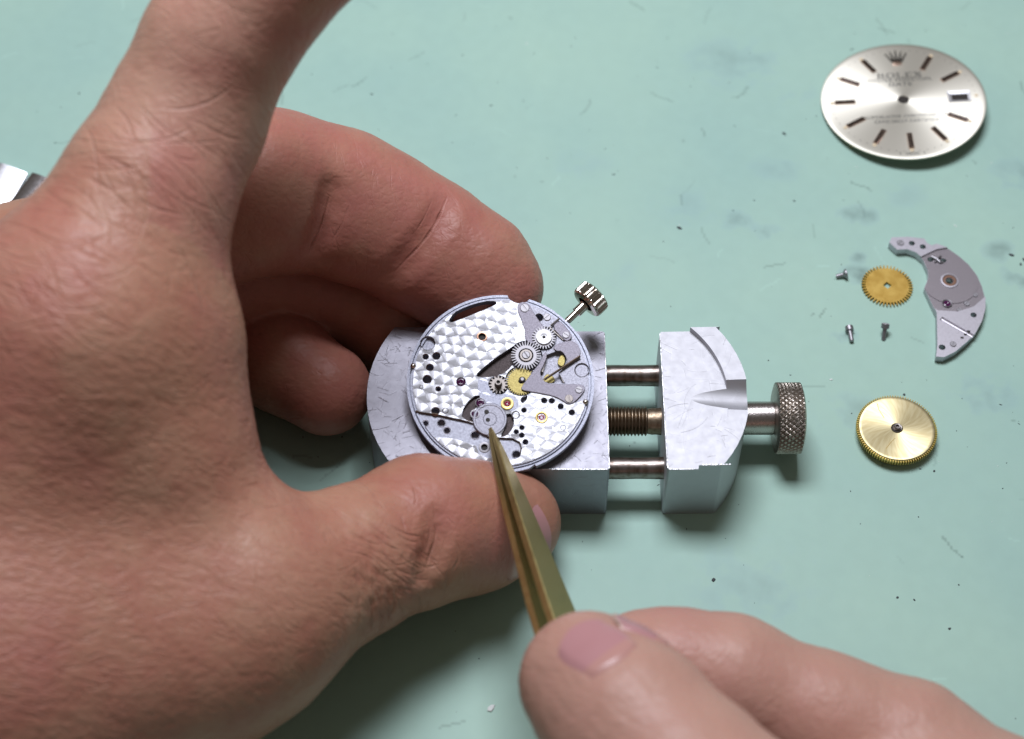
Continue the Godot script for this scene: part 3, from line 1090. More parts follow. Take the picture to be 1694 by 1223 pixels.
# ---------------------------------------------------------------- the movement
func build_movement() -> void:
	var t := thing("watch_movement", "round silver watch movement with scaled circular graining, gears and jewels held over the vise", "watch movement", Vector3(-1.73, 18.7, 15.4))
	t.rotation.x = deg_to_rad(16.0)
	t.scale = Vector3.ONE * 0.985
	var slot_a := rounded(pts([-8.06, 9.91, -7.51, 10.87, -6.37, 12.09, -4.83, 12.9, -3.03, 13.25, -0.97, 13.25, -0.58, 12.94, -0.84, 12.46, -7.11, 9.74, -7.75, 9.63]), 2)
	var slot_b := rounded(pts([-3.83, 1.05, -2.95, 1.99, -0.93, 3.76, 1.61, 5.54, 3.45, 6.74, 3.91, 5.76, 2.25, 3.81, 1.66, 2.29, 0.34, 1.19, -1.30, 0.72, -3.33, 0.67]), 1)
	var crescent := pts([-5.92, -5.54, -5.68, -4.41, -4.93, -3.19, -3.93, -2.29, -2.93, -2.23, -2.92, -3.86, -3.92, -4.41, -4.28, -6.03, -3.90, -6.6, -5.16, -6.24])
	var crescent_b := rounded(pts([0.91, -6.84, 0.73, -5.22, 1.74, -5.08, 2.11, -6.03, 2.04, -7.10, 1.49, -8.18, 0.61, -8.86, -0.09, -8.85]), 1)
	var lower := pts([-12.9, -4.75, -9.69, -5.23, -4.90, -6.35, -3.65, -6.84, -2.89, -8.04, -1.88, -8.71, -0.13, -8.93, 1.86, -9.03, 2.99, -9.65, 3.26, -10.58, 3.11, -11.5, 2.48, -12.3, 0.62, -12.5, -0.87, -12.17, -2.11, -12.17, -3.24, -11.38, -3.62, -10.31, -6.87, -9.11, -10.1, -8.85, -11.2, -7.4, -12.2, -6.03])
	var window := pts([7.08, 4.37, 8.49, 4.93, 9.38, 4.93, 10.06, 4.09, 10.12, 2.57, 8.9, 1.5, 9.9, -0.3, 6.92, -0.24, 6.17, 0.78, 6.12, 1.47, 6.64, 2.43])
	var gap := rounded(pts([3.0, -2.7, 4.13, -2.0, 4.08, -2.91, 3.50, -3.54, 3.12, -3.38]), 2)
	var holes := [-11.49, 4.04, 0.42, -9.86, 4.15, 0.56, -10.82, 2.29, 0.52, -11.22, 0.37, 0.64, -9.50, -1.20, 0.36, -9.87, -4.76, 0.60, -11.37, -6.57, 0.46, -8.96, -6.51, 0.60, -8.09, -7.70, 0.50, -3.83, -8.45, 0.64, -2.42, -10.37, 0.50, 2.41, -11.51, 0.64, 6.65, -3.05, 0.40, 7.83, -3.10, 0.40, 9.16, -4.00, 0.40, 10.83, -4.95, 0.42, 3.57, -4.60, 0.36, 3.26, -7.37, 0.33, 2.41, -8.04, 0.33, 3.24, -8.58, 0.36, 3.78, -9.65, 0.38, -2.86, 7.30, 0.58, -6.05, -0.05, 0.66, -11.22, 6.24, 1.10, 5.92, 10.48, 0.6, 12.47, 1.88, 1.08]
	var plate := CSGCombiner3D.new()
	plus(plate, csg_round(13.45, -1.6, 0.0, Vector2.ZERO, 128))
	minus(plate, csg_poly(slot_a, -2.0, 1.0))
	minus(plate, csg_poly(slot_b, -0.9, 1.0))
	minus(plate, csg_poly(crescent, -0.55, 1.0))
	minus(plate, csg_poly(crescent_b, -0.55, 1.0))
	minus(plate, csg_poly(lower, -0.40, 1.0))
	minus(plate, csg_poly(window, -0.8, 1.0))
	minus(plate, csg_poly(gap, -1.2, 1.0))
	minus(plate, csg_round(1.9, -3.0, 1.0, Vector2(2.9, -14.75), 32))
	minus(plate, csg_round(2.55, -0.9, 1.0, Vector2(3.90, -4.09), 40))
	minus(plate, csg_round(2.0, -0.6, 1.0, Vector2(6.67, -7.02), 36))
	minus(plate, csg_round(1.55, -0.9, 1.0, Vector2(-0.33, 0.59), 32))
	minus(plate, csg_round(2.45, -0.5, 1.0, Vector2(3.13, -0.09), 40))
	for i in range(0, holes.size(), 3):
		minus(plate, csg_round(holes[i + 2], -1.5 if i != 69 and i != 75 else -0.7, 1.0, Vector2(holes[i], -holes[i + 1]), 20))
	var p := cut("main_plate", plate, mat.plate, t)
	# bevelled bright lips round the larger drillings
	for i in range(0, holes.size(), 3):
		var lip := Shape.new()
		lip.crease = 60.0
		var r: float = holes[i + 2]
		lip.lathe(PackedVector2Array([Vector2(r + 0.10, 0.0), Vector2(r + 0.06, 0.035), Vector2(r - 0.02, -0.02), Vector2(r - 0.03, -0.25)]), 20)
		var deep := 0.0
		if Geometry2D.is_point_in_polygon(Vector2(holes[i], -holes[i + 1]), lower):
			deep = -0.40
		obj("drilled_hole", lip, mat.copper if i < 30 and i != 69 else mat.steel_dark if i != 69 and i != 75 else mat.steel, p, Vector3(holes[i], deep + 0.004, -holes[i + 1]))
	var rim := CSGCombiner3D.new()
	plus(rim, csg_round(14.35, -1.6, -0.35, Vector2.ZERO, 128))
	minus(rim, csg_round(13.94, -0.85, 1.0, Vector2.ZERO, 128))
	plus(rim, csg_round(13.74, -1.6, -0.22, Vector2.ZERO, 128))
	minus(rim, csg_round(13.47, -3.0, 1.0, Vector2.ZERO, 128))
	minus(rim, csg_round(1.9, -3.0, 1.0, Vector2(2.9, -14.75), 32))
	minus(rim, csg_poly(pts([-11.6, -9.0, -9.9, -10.3, -11.2, -11.6, -12.8, -10.2]), -3.0, 1.0))
	minus(rim, csg_poly(pts([3.2, -14.6, 5.2, -13.0, 7.0, -15.4, 4.0, -16.0]), -3.0, 1.0))
	minus(rim, csg_poly(pts([8.0, 12.1, 10.4, 13.0, 14.0, 8.0, 12.4, 7.4, 12.1, 7.75, 9.0, 10.9]), -0.62, 1.0))
	cut("flange_ring", rim, mat.flange, t)
	var body := CSGCombiner3D.new()
	plus(body, csg_round(13.2, -2.8, -1.61, Vector2.ZERO, 96))
	minus(body, csg_poly(slot_a, -4.0, 0.0))
	minus(body, csg_round(1.9, -4.0, 1.0, Vector2(2.9, -14.75), 32))
	cut("lower_plate", body, mat.body, t)
	# floors of the milled recesses
	for q in [[slot_b, -0.88, mat.dark_floor], [crescent, -0.53, mat.dark_floor], [crescent_b, -0.53, mat.dark_floor], [lower, -0.385, mat.recess]]:
		var s := Shape.new()
		var inset := Geometry2D.offset_polygon(q[0], -0.03)
		if inset:
			if q[1] == -0.385:
				var with_holes: Array = [inset[0]]
				var fl := CSGCombiner3D.new()
				plus(fl, csg_poly(inset[0], -0.399, -0.385))
				for i in range(0, holes.size(), 3):
					minus(fl, csg_round(holes[i + 2] - 0.02, -1.0, 1.0, Vector2(holes[i], -holes[i + 1]), 20))
				cut("recess_floor", fl, q[2], t)
			else:
				s.prism(inset[0], q[1] - 0.01, q[1], 0.002)
				obj("recess_floor", s, q[2], t)
	build_perlage(t, p, [slot_a, slot_b, crescent, crescent_b, lower, window, gap], holes)
	# steel setting bridge in three pieces
	var s1 := Shape.new()
	s1.prism(rounded(pts([2.60, 12.45, 3.15, 13.0, 3.98, 12.95, 4.55, 12.37, 4.95, 11.52, 5.72, 10.25, 6.48, 9.12, 6.98, 8.28, 6.72, 6.4, 5.44, 5.9, 4.3, 6.3, 3.75, 6.9, 3.78, 8.28, 3.46, 9.26, 3.02, 10.53, 2.62, 11.52]), 1), 0.01, 0.24, 0.05)
	var sb := obj("setting_bridge", s1, mat.lever, t)
	var s2 := Shape.new()
	s2.prism(rounded(pts([4.40, 0.78, 5.16, 1.88, 6.06, 2.98, 6.70, 4.79, 7.26, 4.31, 6.56, 2.43, 6.05, 1.47, 6.22, 0.64, 6.92, -0.24, 8.18, -0.48, 12.23, -0.48, 12.93, -0.92, 12.76, -1.74, 11.30, -3.38, 10.29, -3.76, 9.42, -3.10, 8.17, -2.40, 4.89, -1.74, 3.20, -1.47, 3.20, -0.87]), 1), 0.02, 0.30, 0.05)
	var yb := obj("yoke_bridge", s2, mat.lever, t)
	var s3 := Shape.new()
	s3.prism(rounded(pts([9.78, 6.46, 10.80, 6.65, 11.69, 6.18, 12.36, 4.93, 12.09, 3.95, 10.24, 2.57, 10.13, 3.81, 9.38, 4.93, 8.49, 4.87, 7.98, 5.62]), 1), 0.02, 0.28, 0.05)
	obj("return_lever", s3, mat.lever, t)
	var s4 := Shape.new()
	s4.prism(rounded(pts([7.88, 8.78, 9.05, 9.91, 9.86, 9.12, 10.9, 7.66, 10.95, 6.9, 10.2, 6.35, 9.58, 6.82]), 1), 0.05, 0.42, 0.08)
	var clip := obj("detent_lever", s4, mat.lever, t)
	var s4b := Shape.new()
	s4b.tube(PackedVector3Array([Vector3(7.75, 0.40, -9.0), Vector3(9.05, 0.40, -10.15)]), 0.16, 8)
	s4b.tube(PackedVector3Array([Vector3(7.5, 0.2, -8.9), Vector3(8.6, 0.15, -7.75), Vector3(9.7, 0.15, -6.7)]), 0.13, 6)
	obj("detent_spring", s4b, mat.steel_dark, t)
	screw_head(clip, 10.05, 7.45, 0.42, 0.55, 0.6)
	screw_head(sb, 3.72, 11.95, 0.22, 0.68, 0.9)
	screw_head(t, 7.18, 10.53, 0.0, 0.58, -0.7)
	screw_head(yb, 11.96, -1.41, 0.28, 0.56, 0.3)
	screw_head(yb, 10.43, -2.85, 0.28, 0.64, 1.3, "screw", mat.steel_dark)
	# gears
	var g1 := toothed(2.30, 1.62, 30, 0.20, 0.52, 1.15)
	var w1 := obj("winding_gear", g1, mat.steel, t, Vector3(3.90, 0, -4.09))
	var b1 := Shape.new()
	b1.crease = 30.0
	b1.lathe(PackedVector2Array([Vector2(1.62, 0.10), Vector2(1.58, 0.22), Vector2(1.18, 0.12), Vector2(1.0, 0.55), Vector2(0.92, 0.62), Vector2(0.66, 0.62), Vector2(0.62, 0.45), Vector2(0, 0.45)]), 32)
	obj("gear_hub", b1, mat.steel_dark, w1)
	obj("screw", slotted_head(0.6, 0.34, 1.0), mat.steel, w1, Vector3(0, 0.45, 0))
	obj("gear_bed", disc_shape(1.75, -0.6, 0.08, 0.02), mat.blued, w1)
	var g2 := toothed(1.86, 1.42, 24, 0.10, 0.45, 0.9)
	var w2 := obj("setting_gear", g2, mat.steel, t, Vector3(6.67, 0, -7.02))
	var b2 := Shape.new()
	b2.crease = 35.0
	b2.lathe(PackedVector2Array([Vector2(1.30, 0.3), Vector2(1.24, 0.62), Vector2(1.10, 0.70), Vector2(0.62, 0.66), Vector2(0.42, 0.60), Vector2(0.30, 0.60), Vector2(0.28, 0.0)]), 32)
	obj("gear_hub", b2, mat.link_bright, w2)
	obj("pivot_hole", disc_shape(0.30, 0.3, 0.5, 0.01, 16), mat.hole, w2)
	var w3 := obj("minute_wheel", toothed(2.26, 1.95, 38, -0.20, -0.02, 0.42), mat.brass, t, Vector3(3.13, 0, -0.09))
	obj("wheel_post", disc_shape(0.36, -0.4, 0.45, 0.12), mat.steel, w3, Vector3(0.2, 0, -0.2))
	obj("post_seat", disc_shape(0.55, -0.3, 0.02, 0.05), mat.hole, w3, Vector3(0.2, 0, -0.2))
	var w4 := obj("cannon_pinion", toothed(1.42, 1.05, 15, -0.35, 0.35, 0.45), mat.steel_dark, t, Vector3(-0.33, 0, 0.59))
	var pp := Shape.new()
	pp.crease = 40.0
	pp.lathe(PackedVector2Array([Vector2(0.62, 0.3), Vector2(0.56, 0.55), Vector2(0.50, 1.5), Vector2(0.46, 1.62), Vector2(0.30, 1.62), Vector2(0.28, 1.2)]), 20)
	var post := obj("pinion_pipe", pp, mat.steel_dark, w4)
	obj("pivot_hole", disc_shape(0.29, 1.1, 1.3, 0.01, 14), mat.hole, post)
	# centre bridge and balance cap
	var cb := Shape.new()
	cb.prism(rounded(pts([-3.58, 0.23, -2.95, 0.64, -2.0, 0.62, -1.85, -0.6, -1.3, -1.6, -0.3, -2.15, 0.8, -1.9, 1.5, -2.0, 2.12, -2.4, 2.87, -3.05, 2.37, -4.68, 0.61, -4.68, 0.36, -4.14, -0.90, -3.73, -2.29, -3.73, -3.30, -2.51]), 1), 0.006, 0.10, 0.04)
	obj("centre_bridge", cb, mat.flange, t)
	var cap := Shape.new()
	cap.crease = 25.0
	cap.lathe(PackedVector2Array([Vector2(2.62, -0.35), Vector2(2.60, -0.02), Vector2(2.50, 0.05), Vector2(2.25, 0.05), Vector2(2.18, -0.04), Vector2(1.05, -0.04), Vector2(1.0, -0.08), Vector2(0.95, -0.04), Vector2(0, -0.04)]), 48)
	var bc := obj("balance_cap", cap, mat.plate, t, Vector3(-1.6, 0.12, 6.03))
	obj("hole_floor", disc_shape(1.08, -0.69, -0.66, 0.01, 20), mat.recess, p, Vector3(-11.22, 0, -6.24))
	for q in [[-2.10, -4.89, 0.38], [-1.90, -6.16, 0.34]]:
		obj("pivot_hole", disc_shape(q[2], 0.0, 0.012, 0.004, 18), mat.hole, bc, Vector3(q[0] + 1.6, -0.04, -q[1] - 6.03))
	jewel(t, 1.03, -3.59, 1.0, 0.42, 0.10)
	jewel(t, 6.25, -5.76, 0.95, 0.50, 0.01)
	jewel(t, -3.04, -3.46, 0.80, 0.62, 0.05, true)
	jewel(t, -3.86, -5.22, 0.62, 0.56, 0.02, true)
	jewel(t, -6.05, -0.05, 0.64, 0.62, -0.06, true)
	bushing(t, -2.86, 7.30, 0.86, 0.56, 0.01, mat.copper)
	bushing(t, -2.42, -10.37, 0.86, 0.5, -0.38, mat.steel)
	for q in [[-12.11, -0.87, 0.36, 0.05], [-8.36, -4.68, 0.50, 0.06], [2.32, -5.35, 0.66, 0.07], [9.50, -7.37, 0.45, 0.06]]:
		var d := Shape.new()
		d.crease = 50.0
		d.lathe(PackedVector2Array([Vector2(q[2], 0), Vector2(q[2], q[3]), Vector2(q[2] - 0.08, q[3] + 0.05), Vector2(q[2] * 0.5, 0.0), Vector2(0, -0.02)]), 20)
		obj("dowel_pin", d, mat.steel, t, Vector3(q[0], 0.01, -q[1]))
	for q in [[-13.37, 2.57], [12.94, -3.27]]:
		var d := Shape.new()
		d.crease = 60.0
		d.lathe(PackedVector2Array([Vector2(0.45, -1.2), Vector2(0.45, 0.05), Vector2(0.36, 0.22), Vector2(0.18, 0.32), Vector2(0, 0.35)]), 18)
		obj("rim_pin", d, mat.crown, t, Vector3(q[0], 0, -q[1]))
	var dd := disc_shape(1.04, -0.7, -0.22, 0.06)
	obj("dowel_pin", dd, mat.plate, t, Vector3(12.47, 0, -1.88))
	# inside the window: brass pieces and a lever
	var b := Shape.new()
	b.prism(rounded(pts([8.6, 3.2, 9.3, 4.6, 9.9, 4.3, 9.9, 3.0, 9.3, 2.5]), 1), -0.79, -0.35, 0.06)
	b.prism(rounded(pts([6.3, -0.1, 6.9, 1.4, 7.8, 1.3, 8.5, 0.4, 7.6, -0.2]), 1), -0.79, -0.4, 0.06)
	obj("brass_block", b, mat.brass, t)
	var dark := Shape.new()
	dark.prism(pts([8.9, 1.55, 9.4, 1.2, 10.2, -0.1, 9.6, -0.1]), -0.79, -0.1, 0.02)
	dark.prism(pts([6.75, 3.4, 7.0, 3.6, 6.5, 1.6, 6.25, 1.7]), -0.79, -0.15, 0.02)
	obj("click_spring", dark, mat.steel_dark, t)
	var bar := Shape.new()
	bar.tube(PackedVector3Array([Vector3(6.67, 0.42, -0.17), Vector3(12.19, 0.42, -3.98)]), 0.19, 8)
	obj("spring_bar", bar, mat.wire, t)
	var wire := Shape.new()
	wire.tube(PackedVector3Array([Vector3(-12.9, -0.1, 4.72), Vector3(-9.68, -0.1, 5.22), Vector3(-4.90, -0.1, 6.30), Vector3(-3.77, -0.1, 6.65), Vector3(-3.19, -0.1, 7.37), Vector3(-2.84, -0.1, 8.04), Vector3(-1.88, -0.1, 8.71), Vector3(-0.13, -0.1, 8.87), Vector3(1.86, -0.1, 8.98), Vector3(2.86, -0.1, 9.51), Vector3(3.21, -0.1, 10.31), Vector3(3.1, -0.1, 11.3)]), 0.16, 8)
	obj("wire_spring", wire, mat.wire, t)
	# stem and crown, pointing out to the rear right
	var stem := Shape.new()
	stem.crease = 30.0
	stem.lathe(PackedVector2Array([Vector2(0.42, -1.5), Vector2(0.42, 0.3), Vector2(0.55, 0.45), Vector2(0.55, 2.35), Vector2(0.82, 2.40), Vector2(0.82, 4.9), Vector2(0, 4.9)]), 24)
	var st := obj("winding_stem", stem, mat.crown, t)
	var d := Vector3(0.715, 0.02, -0.70).normalized()
	var sx := d.cross(Vector3.UP).normalized()
	st.transform = Transform3D(Basis(sx, d, sx.cross(d)), Vector3(10.1, -1.5, -10.2) * MM)
	var cr := Shape.new()
	cr.crease = 28.0
	var prof := [[1.4, 4.3, 0.0], [2.45, 4.35, 0.0], [2.72, 4.6, 0.5], [2.78, 4.9, 1.0], [2.78, 6.4, 1.0], [2.68, 6.65, 0.5], [2.3, 6.85, 0.0], [1.2, 7.05, 0.0], [0.0, 7.1, 0.0]]
	var seg := 22 * 6
	for i in seg:
		for k in prof.size() - 1:
			var corner := []
			for c in [[i, k], [i + 1, k], [i + 1, k + 1], [i, k + 1]]:
				var a: float = TAU * c[0] / seg
				var wave: float = [0.0, 0.0, 0.6, 1.0, 1.0, 0.6][c[0] % 6]
				var r: float = prof[c[1]][0] - 0.30 * wave * prof[c[1]][2]
				corner.push_back(Vector3(cos(a) * r, prof[c[1]][1], sin(a) * r))
			cr.quad(corner[0], corner[3], corner[2], corner[1])
	obj("crown", cr, mat.crown, st)


# the plate's circular graining: overlapping turned spots, each brushed round its own centre
func build_perlage(t: Node3D, p: Node3D, regions: Array, holes: Array) -> void:
	var s := Shape.new()
	s.has_uv = true
	s.has_n = true
	var keep_out := regions.duplicate()
	for i in range(0, holes.size(), 3):
		keep_out.push_back(ring_of(Vector2(holes[i], -holes[i + 1]), holes[i + 2] + 0.09, 18))
	keep_out.push_back(ring_of(Vector2(-1.6, 6.03), 2.66, 28))
	keep_out.push_back(ring_of(Vector2(3.90, -4.09), 2.56, 28))
	keep_out.push_back(ring_of(Vector2(6.67, -7.02), 2.0, 28))
	keep_out.push_back(ring_of(Vector2(-0.33, 0.59), 1.6, 28))
	keep_out.push_back(ring_of(Vector2(3.13, -0.09), 2.46, 28))
	keep_out.push_back(ring_of(Vector2(2.9, -14.75), 1.95, 28))
	# right of the centre the plate is plain under the levers
	keep_out.push_back(pts([4.3, 13.4, 3.8, 8, 4.5, 5, 6, 1, 8, -2.0, 11.5, -3.5, 13.6, -2.5, 13.6, 6, 9, 13]))
	var boxes := []
	for k in keep_out:
		var bb := Rect2(k[0], Vector2.ZERO)
		for q in k:
			bb = bb.expand(q)
		boxes.push_back(bb)
	var edge := ring_of(Vector2.ZERO, 13.36, 96)
	var r := 1.4
	var wedges := 14
	var row := -9
	while row <= 9:
		for c in range(-10, 11):
			var left := true
			var centre := Vector2(c * 1.86 + (0.93 if row & 1 else 0.0), row * 1.6).rotated(0.16)
			centre += Vector2(sin(row * 2.3 + c), cos(c * 1.7 + row)) * 0.30
			if centre.length() > 14.2:
				continue
			left = centre.x < 1.5
			# the later spots lie over the earlier ones
			var slope := Vector2(0.012, -0.034) if left else Vector2(0.006, 0.018)
			var turn := sin(row * 1.3 + c * 2.1) * 0.2
			for w in wedges:
				var a0 := TAU * w / wedges + turn
				var a1 := TAU * (w + 1) / wedges + turn
				var am := (a0 + a1) * 0.5
				var poly := PackedVector2Array([centre + Vector2(cos(am), sin(am)) * 0.02, centre + Vector2(cos(a0), sin(a0)) * r, centre + Vector2(cos(a1), sin(a1)) * r])
				var bb := Rect2(poly[0], Vector2.ZERO).expand(poly[1]).expand(poly[2])
				var parts: Array = [poly]
				if centre.length() > 11.9:
					parts = Geometry2D.intersect_polygons(poly, edge)
				for k in keep_out.size():
					if not parts.is_empty() and boxes[k].intersects(bb):
						var next := []
						for q in parts:
							next.append_array(Geometry2D.clip_polygons(q, keep_out[k]))
						parts = next
				for q in parts:
					if q.size() < 3:
						continue
					var idx := Geometry2D.triangulate_polygon(q)
					for i in range(0, idx.size(), 3):
						var tri := [q[idx[i]], q[idx[i + 1]], q[idx[i + 2]]]
						if (tri[1] - tri[0]).cross(tri[2] - tri[0]) < 0.0:
							tri = [tri[0], tri[2], tri[1]]
						for x in tri:
							var o: Vector2 = x - centre
							var ang := am + wrapf(o.angle() - am, -PI, PI)
							var dome := 0.05
							s.v.push_back(Vector3(x.x, 0.06 + o.dot(slope), x.y))
							s.uv.push_back(Vector2(ang / TAU, o.length() / r))
							s.n.push_back(Vector3(-slope.x + o.x * dome, 1.0, -slope.y + o.y * dome).normalized())
		row += 1
	var o := obj("circular_graining", s, mat.perlage, p)
	o.set_meta("kind", "stuff")


# ---------------------------------------------------------------- the vise
func build_holder() -> void:
	var t := thing("movement_vise", "scratched aluminium watchmaker's movement vise with two jaws, guide rods and knurled knob", "vise", Vector3(0, 0, 0))
	for side in [0, 1]:
		# outlines seen from above, in bench coordinates
		var outline: PackedVector2Array
		var x_in := 23.2
		if side == 1:
			outline = PackedVector2Array([Vector2(23.2, 2.2), Vector2(23.5, 1.9), Vector2(32.6, 1.7)])
			for k in 15:
				var a := lerpf(-0.64, 0.66, k / 14.0)
				outline.push_back(Vector2(15.0 + 21.2 * cos(a), 14.2 + 21.2 * sin(a) * 0.98))
			outline.append_array(PackedVector2Array([Vector2(31.2, 27.3), Vector2(23.5, 27.4), Vector2(23.2, 27.1)]))
		else:
			outline = PackedVector2Array([Vector2(14.6, 27.1), Vector2(14.3, 27.4), Vector2(-17.8, 27.3)])
			for k in 15:
				var a := lerpf(0.60, -0.60, k / 14.0)
				outline.push_back(Vector2(-0.2 - 22.0 * cos(a), 14.2 + 22.0 * sin(a)))
			outline.append_array(PackedVector2Array([Vector2(-17.6, 1.8), Vector2(14.3, 1.8), Vector2(14.6, 2.1)]))
		var c := CSGCombiner3D.new()
		plus(c, csg_poly(outline, 0.0, 14.1))
		var seat := csg_round(18.3, 13.0, 16.0, Vector2(14.8, 14.5) if side == 1 else Vector2(2.6, 14.5), 144)
		minus(c, seat)
		if side == 1:
			var groove := csg_round(3.05, -24.0, 24.0, Vector2.ZERO, 64)
			groove.position = Vector3(34.2, 15.33, 14.6)
			groove.rotation.z = PI / 2 - 0.11
			minus(c, groove)
		var jaw := cut("jaw", c, mat.holder if side == 1 else mat.holder_worn, t, Vector3.ZERO, 9.0)
		if side == 0:
			jaw.set_meta("label", "left jaw covered with scratches")
		# worn bright burrs along the upper edges
		var burr := Shape.new()
		burr.crease = 60.0
		for run in ([[Vector3(23.25, 13, 2.3), Vector3(23.25, 13, 27.1)], [Vector3(23.4, 13, 27.38), Vector3(27.2, 13, 27.36)], [Vector3(28.3, 14.1, 27.32), Vector3(32.6, 14.1, 27.2)]] if side == 1 else [[Vector3(14.55, 13, 2.2), Vector3(14.55, 13, 27.2)], [Vector3(14.3, 13, 27.38), Vector3(4.5, 13, 27.36)]]):
			var path := PackedVector3Array()
			for k in 41:
				path.push_back(run[0].lerp(run[1], k / 40.0) + Vector3(rng.randf_range(-0.03, 0.03), rng.randf_range(-0.06, 0.0), rng.randf_range(-0.02, 0.02)))
			burr.tube(path, 0.10, 6)
		obj("worn_edge", burr, mat.link_bright, jaw)
	for z in [6.1, 23.4]:
		var s := Shape.new()
		s.crease = 60.0
		s.lathe(PackedVector2Array([Vector2(1.7, 0), Vector2(1.72, 2.2), Vector2(1.66, 4.5), Vector2(1.70, 6.6), Vector2(1.74, 8.6)]), 28)
		var o := obj("guide_rod", s, mat.rod, t, Vector3(14.6, 7.0, z))
		o.rotation.z = -PI / 2
	var th := Shape.new()
	th.crease = 50.0
	var prof := PackedVector2Array()
	var y := 0.0
	for k in 12:
		prof.append_array(PackedVector2Array([Vector2(1.95, y), Vector2(2.32, y + 0.24), Vector2(2.32, y + 0.30)]))
		y += 0.54
	prof.append_array(PackedVector2Array([Vector2(1.95, y), Vector2(2.02, y + 0.3), Vector2(2.10, y + 0.8), Vector2(2.06, y + 1.2), Vector2(2.15, 8.6)]))
	th.lathe(prof, 32)
	var lead := obj("lead_screw", th, mat.screw_steel, t, Vector3(14.6, 7.0, 14.8))
	lead.rotation.z = -PI / 2
	var col := Shape.new()
	col.crease = 30.0
	col.lathe(PackedVector2Array([Vector2(2.4, -0.6), Vector2(2.62, 0.2), Vector2(2.62, 4.6), Vector2(2.5, 4.9)]), 36)
	var collar := obj("knob_collar", col, mat.collar, t, Vector3(36.0, 7.0, 14.2))
	collar.rotation.z = -PI / 2
	# knurled knob: diamonds raised between two families of helical cuts
	var kn := Shape.new()
	kn.crease = 20.0
	var nt := 400
	var nx := 36
	var grid := []
	for i in nx + 1:
		for k in nt:
			var a := TAU * k / nt
			var f := float(i) / nx
			var w := 40.0
			var u := absf(fposmod(a * w / TAU + f * 3.7, 1.0) - 0.5) * 2.0
			var v := absf(fposmod(a * w / TAU - f * 3.7, 1.0) - 0.5) * 2.0
			var h := minf(minf(1.0 - u, 1.0 - v) * 1.5, 0.8)
			var r := 5.36 + 0.30 * h
			if i == 0 or i == nx:
				r = 5.1
			grid.push_back(Vector3(cos(a) * r, 0.15 + f * 4.0, sin(a) * r))
	for i in nx:
		for k in nt:
			var l := (k + 1) % nt
			kn.quad(grid[i * nt + k], grid[(i + 1) * nt + k], grid[(i + 1) * nt + l], grid[i * nt + l])
	kn.lathe(PackedVector2Array([Vector2(2.4, -0.05), Vector2(4.7, 0.0), Vector2(5.1, 0.15)]), 48)
	kn.lathe(PackedVector2Array([Vector2(5.1, 4.15), Vector2(4.7, 4.35), Vector2(0, 4.4)]), 48)
	var knob := obj("knurled_knob", kn, mat.knob, t, Vector3(40.9, 7.0, 14.2))
	knob.rotation.z = -PI / 2


# ---------------------------------------------------------------- tweezers
func build_tweezers() -> void:
	var tip := Vector3(-3.25, 17.3, 22.9)
	var far := Vector3(6.2, 27.6, 61.8)
	var axis := (far - tip).normalized()
	var to_eye := (Vector3(0, 245, 172.8) - Vector3(2, 20, 40)).normalized()
	to_eye = (to_eye - axis * to_eye.dot(axis)).normalized()
	var right := axis.cross(to_eye).normalized()
	if right.x < 0.0:
		right = -right
	var side := (to_eye * 0.42 + right * 0.9).normalized()   # from one arm to the other
	var wide := axis.cross(side).normalized()
	if wide.dot(to_eye) < 0.0:
		wide = -wide
	var t := thing("tweezers", "brass tweezers with fine point touching the movement", "tweezers", tip)
	var stations := [[0.0, 0.28, 0.26, 0.02], [1.2, 0.55, 0.45, 0.03], [3.0, 1.15, 0.62, 0.06], [6.0, 1.9, 0.74, 0.14], [11.0, 3.1, 0.86, 0.32], [18.0, 4.4, 0.95, 0.62], [27.0, 5.8, 1.02, 0.95], [38.0, 7.4, 1.08, 1.3], [60.0, 8.2, 1.15, 1.9], [85.0, 8.4, 1.3, 1.1]]
	for e in [-1.0, 1.0]:
		var s := Shape.new()
		s.crease = 28.0
		var rings := []
		for q in stations:
			var w: float = q[1] * 0.5
			var th: float = q[2]
			var g: float = q[3] * 0.5
			var mid: Vector3 = axis * q[0] + side * e * g
			var b := minf(0.16, w * 0.4)
			# the cross-section: inner face flat, outer face with rounded shoulders
			var sec := [[w, 0.02], [w, th - b], [w - b, th], [-w + b, th], [-w, th - b], [-w, 0.02]]
			var ring := []
			for c in sec:
				ring.push_back(mid + wide * c[0] + side * e * c[1])
			rings.push_back(ring)
		for i in rings.size() - 1:
			for k in 6:
				var l := (k + 1) % 6
				if e > 0:
					s.quad(rings[i][k], rings[i + 1][k], rings[i + 1][l], rings[i][l])
				else:
					s.quad(rings[i][k], rings[i][l], rings[i + 1][l], rings[i + 1][k])
		for k in range(1, 5):
			if e > 0:
				s.tri(rings[0][0], rings[0][k], rings[0][k + 1])
			else:
				s.tri(rings[0][0], rings[0][k + 1], rings[0][k])
		# make the winding face outwards whichever way the frame is handed
		var a: Vector3 = s.v[0]
		var nn: Vector3 = (s.v[2] - a).cross(s.v[1] - a)
		var mid0: Vector3 = axis * 0.6 + side * e * 0.2
		if nn.dot(a - mid0) < 0.0:
			for i in range(0, s.v.size(), 3):
				var h: Vector3 = s.v[i + 1]
				s.v[i + 1] = s.v[i + 2]
				s.v[i + 2] = h
		obj("arm", s, mat.tweezer, t)


